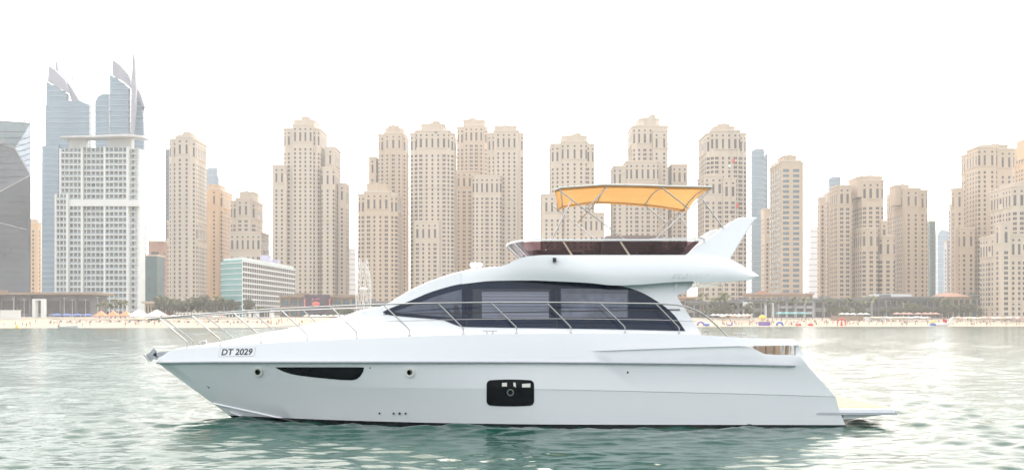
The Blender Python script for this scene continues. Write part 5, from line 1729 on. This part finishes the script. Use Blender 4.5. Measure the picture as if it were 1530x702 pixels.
# seats, console, small rail on the flybridge
b = MB(); b.box(PX(902, 26), PX(988, 26), 25.6, 27.4, PZ(384, 26), PZ(353.5, 26)); o = b.build('console', M['grey_vinyl'], fly); bevel(o, 0.05, 3)
for x0_, x1_, yc_, tp in ((950, 975, 25.2, 366), (985, 1015, 25.3, 364), (870, 895, 27.4, 362), (795, 850, 26.5, 370)):
    b = MB(); b.box(PX(x0_, yc_), PX(x1_, yc_), yc_ - 0.45, yc_ + 0.45, PZ(383, yc_), PZ(375, yc_)); b.box(PX(x1_, yc_) - 0.14, PX(x1_, yc_), yc_ - 0.45, yc_ + 0.45, PZ(375, yc_), PZ(tp, yc_))
    o = b.build('seat', M['grey_vinyl'], fly); bevel(o, 0.05, 3)
def f_rl(b):
    b.tube([P(968, 359, YC - 1.9), P(975, 357, YC - 1.9), P(1048, 355.5, YC - 1.9), P(1052, 357, YC - 1.9), P(1052, 362, YC - 1.9)], 0.016, 6)
    b.tube([P(1034, 356, YC - 1.9), P(1034, 360, YC - 1.9)], 0.014, 5)
both(f_rl, 'grab_rail', M['steel'], fly)
b = MB(); b.box(PX(826, 24.4), PX(831, 24.4), YC - 2.13, YC - 2.0, PZ(391, 24.4), PZ(385, 24.4)); b.build('navigation_light', M['black'], fly)
# searchlight, horn, aerial
b = MB(); c = P(708.5, 403, YC - 0.7); b.lathe([(0.065, -0.15), (0.06, 0.03), (0.085, 0.06), (0.11, 0.10), (0.105, 0.15), (0.08, 0.18)], c, 14); b.build('searchlight', M['gelcoat_soft'], yacht, smooth=True)
b = MB(); c = P(717, 400, YC - 0.5); b.tube([(c[0], c[1], c[2] - 0.1), (c[0], c[1], c[2] + 0.08)], 0.03, 6); b.lathe([(0.03, 0.0), (0.07, 0.05), (0.06, 0.12)], c, 8); b.build('dome_light', M['gelcoat_soft'], yacht)
b = MB(); b.tube([P(692, 406.5, YC - 0.8), P(704, 402.5, YC - 0.8)], 0.035, 8, r2=0.015); b.build('horn', M['steel'], yacht)

# bimini
bim = bpy.data.objects.new('bimini', None); col.objects.link(bim); bim.parent = yacht; ORG[bim] = yo
BW = 1.72
near = [(829, 284.5), (832, 281.8), (840, 281), (870, 279), (905, 277), (950, 277.5), (1000, 279), (1064, 280.3)]
b = MB()
cols_ = []
for x, y in [(p, interp(near, p)) for p in np.linspace(829, 1064, 30)]:
    q = Vector(P(x, y, YC - BW))
    ln = []
    # underside drop towards the far side
    for fr_ in np.linspace(-1, 1, 15):
        arch_ = 0.10 * (1 - fr_ * fr_)
        sag = 0.035 * math.sin((x - 829) / 235 * math.pi * 3) ** 2 * (1 - fr_ * fr_)
        drop = interp([(829, 0.05), (905, -0.01), (1000, 0.04), (1064, 0.17)], x) * (fr_ + 1) / 2
        sh = 0.24 * (fr_ + 1) / 2 * max(0, (905 - x) / 76)
        ln.append(Vector((q.x + sh, YC + fr_ * BW, q.z + arch_ - sag - drop)))
    cols_.append(ln)
b.loft(cols_)
for side in (0, -1):
    e0 = [c[side] for c in cols_]; e1 = [v - Vector((0, 0.0, 0.06)) for v in e0]
    b.loft([e0, e1])
for k_ in (0, -1):
    e0 = cols_[k_]; e1 = [v - Vector((0.02, 0, 0.03)) for v in e0]
    b.loft([e0, e1])
cn = b.build('canopy', M['canopy'], bim, smooth=True)
for k_, d_ in ((0, -0.012), (-1, 0.012)):
    b = MB(); b.tube([c[k_] + Vector((0, d_, 0.012)) for c in cols_], 0.024, 6); b.build('piping', M['fabric_white'], cn, smooth=True)


def f_t(pts, r_=0.017):
    def f(b): b.tube([P(x, y, YC - BW + dy) for x, y, dy in pts], r_, 7)
    return f


for pts in ([(834, 283, 0), (937, 360.5, -0.18)], [(854, 298.5, -0.02), (824, 358, -0.16), (815, 374, -0.18)], [(907, 279.5, 0), (877, 311.5, -0.06)],
            [(1064, 281, 0), (975.5, 360.5, -0.18)], [(989, 280.5, 0), (1029, 311.5, -0.05)], [(1050, 298.5, -0.05), (1081, 341, -0.1)]):
    both(f_t(pts), 'frame_tube', M['steel'], bim, smooth=True)
for ci in (1, 10, 20, 28):
    b = MB(); b.tube([v - Vector((0, 0, 0.035)) for v in cols_[ci]], 0.017, 7); b.build('frame_bow', M['steel'], bim, smooth=True)

# guard rails with stanchions
near_st = [((237, 475), (279, 519.5)), ((285.5, 471), (329, 516.5)), ((347, 466), (390, 512.5)), ((418, 462), (459, 508.5)), ((494, 458.5), (533, 505.5)), ((573, 455), (612, 502)), ((655, 453.5), (692, 499.5)), ((734, 452.5), (772, 498.5)), ((817, 452.2), (853, 498)), ((897, 453), (934, 498)), ((980, 454), (1015, 499))]
rail_pts = [(228, 475.6), (237, 475), (285.5, 470.6), (347, 465.6), (418, 461), (494, 457.6), (573, 454.4), (655, 452.6), (734, 451.8), (817, 451.6), (897, 452.4), (980, 453.6), (1005, 454.5), (1024, 457.8), (1045, 466), (1062, 478), (1076, 491), (1088, 503)]
low_pts = [(265, 500.5), (300, 497), (350, 492.5), (430, 487), (500, 482.6), (600, 479.2), (700, 477), (820, 476), (979, 477.7), (1041, 480)]
def st_b(px): return max(0.22, bA(px + 38) - 0.09)
def f_rail(b): b.tube([P(x, y, YC - st_b(x)) for x, y in [(lerp(228, 1088, i / 90), interp(rail_pts, lerp(228, 1088, i / 90))) for i in range(91)]], 0.019, 7)
ra, rb_ = both(f_rail, 'guard_rail', M['steel'], smooth=True)
b = MB()
p0 = P(228, 475.6, YC - st_b(228))
b.tube([p0] + [(p0[0] - 0.16 * math.sin(a), YC - (YC - p0[1]) * math.cos(a), p0[2] - 0.01 * math.sin(a)) for a in np.linspace(0.3, math.pi - 0.3, 7)] + [(p0[0], 2 * YC - p0[1], p0[2])], 0.019, 7)
b.build('pulpit_bend', M['steel'], ra, smooth=True)
def f_low(b): b.tube([P(x, y, YC - max(0.15, bA(x + 18) - 0.09)) for x, y in [(lerp(268, 1041, i / 60), interp(low_pts, lerp(268, 1041, i / 60))) for i in range(61)]], 0.0085, 6)
both(f_low, 'guard_wire', M['steel'], smooth=True)
for (x0_, y0_), (x1_, y1_) in near_st:
    kx, ky = x1_, y1_ - 9.5
    def f_st(b):
        b.tube([P(x0_, y0_, YC - st_b(x0_)), P(lerp(x0_, kx, 0.94), lerp(y0_, ky, 0.94), YC - max(0.15, bA(x1_) - 0.085)), P(kx, ky + 0.8, YC - max(0.15, bA(x1_) - 0.08)), P(kx, y1_, YC - max(0.15, bA(x1_) - 0.08))], 0.0155, 7)
        b.lathe([(0.035, -0.01), (0.035, 0.02), (0.022, 0.05)], P(kx, y1_ + 0.3, YC - max(0.15, bA(x1_) - 0.08)), 8)
    s1, s2 = both(f_st, 'stanchion', M['steel'], ra, smooth=True)
    s2.parent = rb_

# hull windows, portholes, drains
bw = [(411, 548.3)] + [(x, 548.2) for x in range(425, 541, 14)] + [(544, 548.6), (542.5, 555), (538, 562), (533, 566), (526, 567.8), (510, 567.2), (490, 565.5), (470, 563.6), (450, 561.2), (435, 558.6), (424, 555), (416, 551.3)]
both(lambda b: patch(b, bw, 0.012), 'hull_window', M['black_glass'], smooth=True)
mw = rrect(727, 798, 568, 605, 6, 1.6)
hw = both(lambda b: patch(b, mw, 0.012), 'hull_window', M['black_glass'], smooth=True)
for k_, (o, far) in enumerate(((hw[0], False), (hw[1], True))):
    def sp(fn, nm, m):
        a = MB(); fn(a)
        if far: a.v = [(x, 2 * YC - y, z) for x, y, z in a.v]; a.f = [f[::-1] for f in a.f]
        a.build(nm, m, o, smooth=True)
    sp(lambda b: patch(b, circle(762.6, 586, 5.4), 0.035, hole=0.66), 'porthole_ring', M['steel'])
    sp(lambda b: patch(b, circle(762.6, 585.3, 3.4), 0.030), 'porthole_glass', M['black_glass'])
    sp(lambda b: patch(b, [(750, 571.5), (757.5, 571.2), (757.5, 576.8), (750, 577)], 0.020), 'curtain', M['fabric_white'])  # three pale patches laid over the black hull window
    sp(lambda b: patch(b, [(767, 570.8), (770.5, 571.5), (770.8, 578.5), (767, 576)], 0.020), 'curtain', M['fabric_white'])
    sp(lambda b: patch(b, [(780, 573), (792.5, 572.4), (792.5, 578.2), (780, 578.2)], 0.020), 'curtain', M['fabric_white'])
for cx_, cy_ in ((385, 555.5), (612, 556)):
    pr = both(lambda b: patch(b, circle(cx_, cy_, 7.0), 0.045, hole=0.60), 'porthole', M['fabric_white'], smooth=True)
    for o, far in ((pr[0], 0), (pr[1], 1)):
        a = MB(); patch(a, circle(cx_ + 0.4, cy_, 4.3), 0.012)
        if far: a.v = [(x, 2 * YC - y, z) for x, y, z in a.v]
        a.build('porthole_glass', M['black_glass'], o)
        a = MB(); patch(a, circle(cx_ - 1.2, cy_ + 0.2, 4.4), 0.024, hole=0.8)
        if far: a.v = [(x, 2 * YC - y, z) for x, y, z in a.v]
        a.build('porthole_ring', M['steel'], o)
for cx_, cy_, r_ in ((567, 617, 1.5), (588, 617.3, 1.6), (597, 617.3, 1.9), (606, 617.3, 1.6), (553, 549.5, 1.2), (938, 556, 1.6), (312, 578.5, 1.2), (309.5, 577, 0.8)):
    b = MB(); patch(b, circle(cx_, cy_, r_, n=10), 0.006, rings=2); b.build('drain', M['black'], hull)
b = MB(); patch(b, [(1112 + 7.5 + 7.5 * math.cos(R(a)), 638.5 + 5.5 * math.sin(R(a))) for a in range(180, 361, 15)] + [(1127, 643), (1112, 643)], 0.01, lambda px, py: lerp(hull_b(px, 611), bD(px), (py - 611) / 46)); b.build('exhaust_outlet', M['black'], hull)

# registration plate and lettering
pl_ = [(329, 520), (382, 519), (379.5, 531.2), (326.5, 532.2)]
plo = both(lambda b: patch(b, [(lerp(a[0], c[0], t), lerp(a[1], c[1], t)) for a, c in zip(pl_, pl_[1:] + pl_[:1]) for t in (0, .25, .5, .75)], 0.006), 'registration_plate', M['gelcoat'], smooth=True)
b = MB()
def at_h(px, py, o): return P(px, py, YC - hull_b(px, py) - o)
for a, c in zip(pl_, pl_[1:] + pl_[:1]): b.tube([at_h(lerp(a[0], c[0], t), lerp(a[1], c[1], t), 0.009) for t in np.linspace(0, 1, 7)], 0.0032, 4)
b.build('plate_border', M['rub'], plo[0])


def lettering(txt, x0_, x1_, yb, ht, m, parent, name, bf, off, shear=0.22, bold=0.026, slope=0.0):
    cu = bpy.data.curves.new('lettering', 'FONT')
    cu.body = txt; cu.shear = shear; cu.offset = bold; cu.size = 1.0; cu.extrude = 0.0; cu.resolution_u = 4
    o = bpy.data.objects.new('lettering', cu); col.objects.link(o)
    dg = bpy.context.evaluated_depsgraph_get(); dg.update()
    me = bpy.data.meshes.new_from_object(o.evaluated_get(dg))
    bpy.data.objects.remove(o)
    bm = bmesh.new(); bm.from_mesh(me); bmesh.ops.triangulate(bm, faces=bm.faces); bm.to_mesh(me); bm.free()
    co = np.array([v.co[:] for v in me.vertices])
    lo, hi = co.min(0), co.max(0)
    b = MB()
    vs = []
    for x, y, _ in co:
        u = (x - lo[0]) / (hi[0] - lo[0]); v = (y - lo[1]) / (hi[1] - lo[1])
        px = lerp(x0_, x1_, u); py = yb - ht * v + slope * u
        vs.append(P(px, py, YC - bf(px, py) - off))
    b.add(vs, [tuple(p.vertices) for p in me.polygons])
    bpy.data.meshes.remove(me)
    return b.build(name, m, parent, fix=False)


lettering('DT 2029', 330.5, 377.5, 530.6, 9.6, M['letter'], plo[0], 'registration_letters', hull_b, 0.011, slope=-0.8)
def fly_b(px, py): return band(px, py, [mT, mC, mM, mB], [fbT, fbC, fbM, fbB])
# worn raised emblem strokes on the flybridge side (too faint to read)
b = MB()
for x0_, dx_, y0_, y1_ in [(1004, 4, 415.5, 409), (1008, -1, 409, 415.5), (1011, 3, 409, 415.5), (1015, 0, 409.2, 415.4), (1018, 2, 409, 415.5), (1022, 5, 415.4, 409), (1028, -3, 409, 415), (1031, 3, 412, 409.5), (1040, 0, 409, 415), (1044, 3, 415, 409), (1049, 0, 409, 415), (1053, 3, 415, 409.3), (1058, 0, 409.2, 415)]:
    b.tube([P(x0_, y0_, YC - fly_b(x0_, y0_) - 0.004), P(x0_ + dx_, y1_, YC - fly_b(x0_ + dx_, y1_) - 0.002)], 0.007, 4)
b.build('emblem', M['emblem'], fly)

# cleats and bow gear
def cleat(px, py, bfn, w=0.16):
    def f(b):
        c = P(px, py, YC - bfn)
        b.tube([(c[0] - w, c[1], c[2] + 0.07), (c[0] + w, c[1], c[2] + 0.07)], 0.014, 6)
        for s in (-0.4, 0.4): b.tube([(c[0] + s * w, c[1], c[2] - 0.02), (c[0] + s * w, c[1], c[2] + 0.065)], 0.012, 6)
    both(f, 'cleat', M['steel'])
cleat(732, 498.5, 2.16, 0.17); cleat(301, 517.5, 0.42, 0.1); cleat(1105, 503, 2.0, 0.15)
anc = bpy.data.objects.new('anchor', None); col.objects.link(anc); anc.parent = yacht; ORG[anc] = yo
b = MB(); b.plate([(228, 530), (232, 526.5), (254, 524.3), (243, 530.5), (236, 534)], YC - 0.03, 0.06); b.build('roller', M['rub'], anc)
b = MB(); b.plate([(217, 531), (223, 527), (228, 521.5), (231, 520.2), (234, 523), (233.5, 530), (236, 533), (234.5, 537.5), (229, 536), (225, 540), (222, 539)], YC - 0.03, 0.06); b.build('fluke', M['rub'], anc)
b = MB(); b.tube([P(215.5, 529.5, YC - 0.13), P(223.5, 540, YC - 0.13)], 0.022, 6); b.build('stock', M['steel'], anc)
b = MB(); c = P(304, 516, YC); b.lathe([(0.12, -0.1), (0.12, 0.02), (0.07, 0.05), (0.1, 0.10), (0.09, 0.13)], c, 12); b.build('windlass', M['steel'], yacht, smooth=True)

# cockpit: bulkhead, floor, sofa, stern fittings
b = MB(); b.box(PX(1006, 25), PX(1010, 25), YC - 1.75, YC + 1.75, 1.1, PZ(424, 25)); b.build('aft_bulkhead', M['gelcoat'], yacht)
b = MB(); b.box(PX(1010, 25) + 0.002, PX(1010, 25) + 0.03, YC - 1.0, YC + 0.9, 1.2, PZ(434, 25)); b.build('cockpit_door', M['dark_glass'], yacht)
b = MB(); b.box(PX(1000, 25), PX(1205, 24.6), YC - 1.95, YC + 1.95, 1.08, 1.16); b.build('cockpit_floor', M['teak'], yacht)
for i, (x0_, x1_) in enumerate(((1128, 1144), (1144.5, 1156), (1156.5, 1167))):
    b = MB(); b.box(PX(x0_, 24.9), PX(x1_, 24.9), YC - 1.62, YC - 1.42, 1.16, PZ(514, 24.9)); o = b.build('sofa_back', M['beige_vinyl'], yacht); bevel(o, 0.03, 2)
b = MB(); b.box(PX(1128, 24.9), PX(1167, 24.9), YC - 1.4, YC + 1.4, 1.16, 1.6); o = b.build('sofa_seat', M['beige_vinyl'], yacht); bevel(o, 0.05, 2)
for x in (1169, 1175, 1181, 1188):
    b = MB(); b.tube([P(x, 531, 24.75), P(x + 0.8, 515, 24.75)], 0.03 if x != 1175 else 0.05, 6); b.build('stern_post', M['gelcoat_soft'] if x in (1169, 1181) else M['beige_vinyl'], yacht)
for fn_ in (1,):
    def f_q(b):
        v = [P(1189, 515.5, YC - 2.1), P(1193, 515.5, YC - 2.1), P(1201, 531, YC - 2.12), P(1190, 531, YC - 2.12)]
        w_ = [(x, y + 0.2, z) for x, y, z in v]
        b.add(v + w_, [(0, 1, 2, 3), (7, 6, 5, 4), (0, 4, 5, 1), (1, 5, 6, 2), (2, 6, 7, 3), (3, 7, 4, 0)])
    both(f_q, 'wing_support', M['gelcoat'])
# swim platform
yp0 = YC - 2.10
plat = MB()
zt_, zb_ = PZ(610, yp0), PZ(618, yp0)
plat.prism([(PX(1225, yp0), yp0), (PX(1336, yp0), yp0), (PX(1341, yp0), yp0 + 0.2), (PX(1341, yp0), 2 * YC - yp0 - 0.2), (PX(1336, yp0), 2 * YC - yp0), (PX(1225, yp0), 2 * YC - yp0)], zb_, zt_)
po_ = plat.build('swim_platform', M['gelcoat'], yacht); bevel(po_, 0.03, 3)
b = MB(); b.prism([(PX(1256, yp0), yp0 + 0.12), (PX(1334, yp0), yp0 + 0.12), (PX(1334, yp0), 2 * YC - yp0 - 0.12), (PX(1256, yp0), 2 * YC - yp0 - 0.12)], zt_ + 0.002, zt_ + 0.012); b.build('teak_deck', M['teak'], po_)
b = MB(); b.box(PX(1219, yp0), PX(1340, yp0), yp0 - 0.035, yp0 - 0.002, zb_ - 0.02, zb_ + 0.035); b.build('rub_strip', M['rub'], po_)
b = MB()
b.add([(PX(1262, yp0), yp0 + 0.1, zb_), (PX(1338, yp0), yp0 + 0.1, zb_), (PX(1262, yp0), yp0 + 0.1, zb_ - 0.14), (PX(1262, yp0), 2 * YC - yp0 - 0.1, zb_), (PX(1338, yp0), 2 * YC - yp0 - 0.1, zb_), (PX(1262, yp0), 2 * YC - yp0 - 0.1, zb_ - 0.14)], [(0, 1, 2), (5, 4, 3), (0, 3, 4, 1), (1, 4, 5, 2), (2, 5, 3, 0)])
b.build('bracket', M['gelcoat'], po_)

# ------------------------------------------------------------------ labels for the many small things
from collections import defaultdict


def landmark(px, Y):
    best = None
    for a, c, ly, nm in LAND:
        if a <= px <= c and (best is None or ly < best[0]): best = (ly, nm)
    if best: return best[1]
    return min(LAND, key=lambda l: min(abs(px - l[0]), abs(px - l[1])))[3]


grp = defaultdict(list)
for s in SMALL:
    grp[(s[2], s[3], landmark(s[0], 0))].append(s)
for (noun, key, lm), lst in grp.items():
    lst.sort(key=lambda s: s[0])
    for i, s in enumerate(lst):
        where = 'below the ' + lm
        if len(lst) == 1: s[1]['label'] = f'{noun} standing alone {where}' if 'lounger' not in noun else f'single {noun} {where}'
        else: s[1]['label'] = f'{noun}, {ORD[min(i, 19)]} from the left {where}'
print('objects', len(bpy.data.objects))
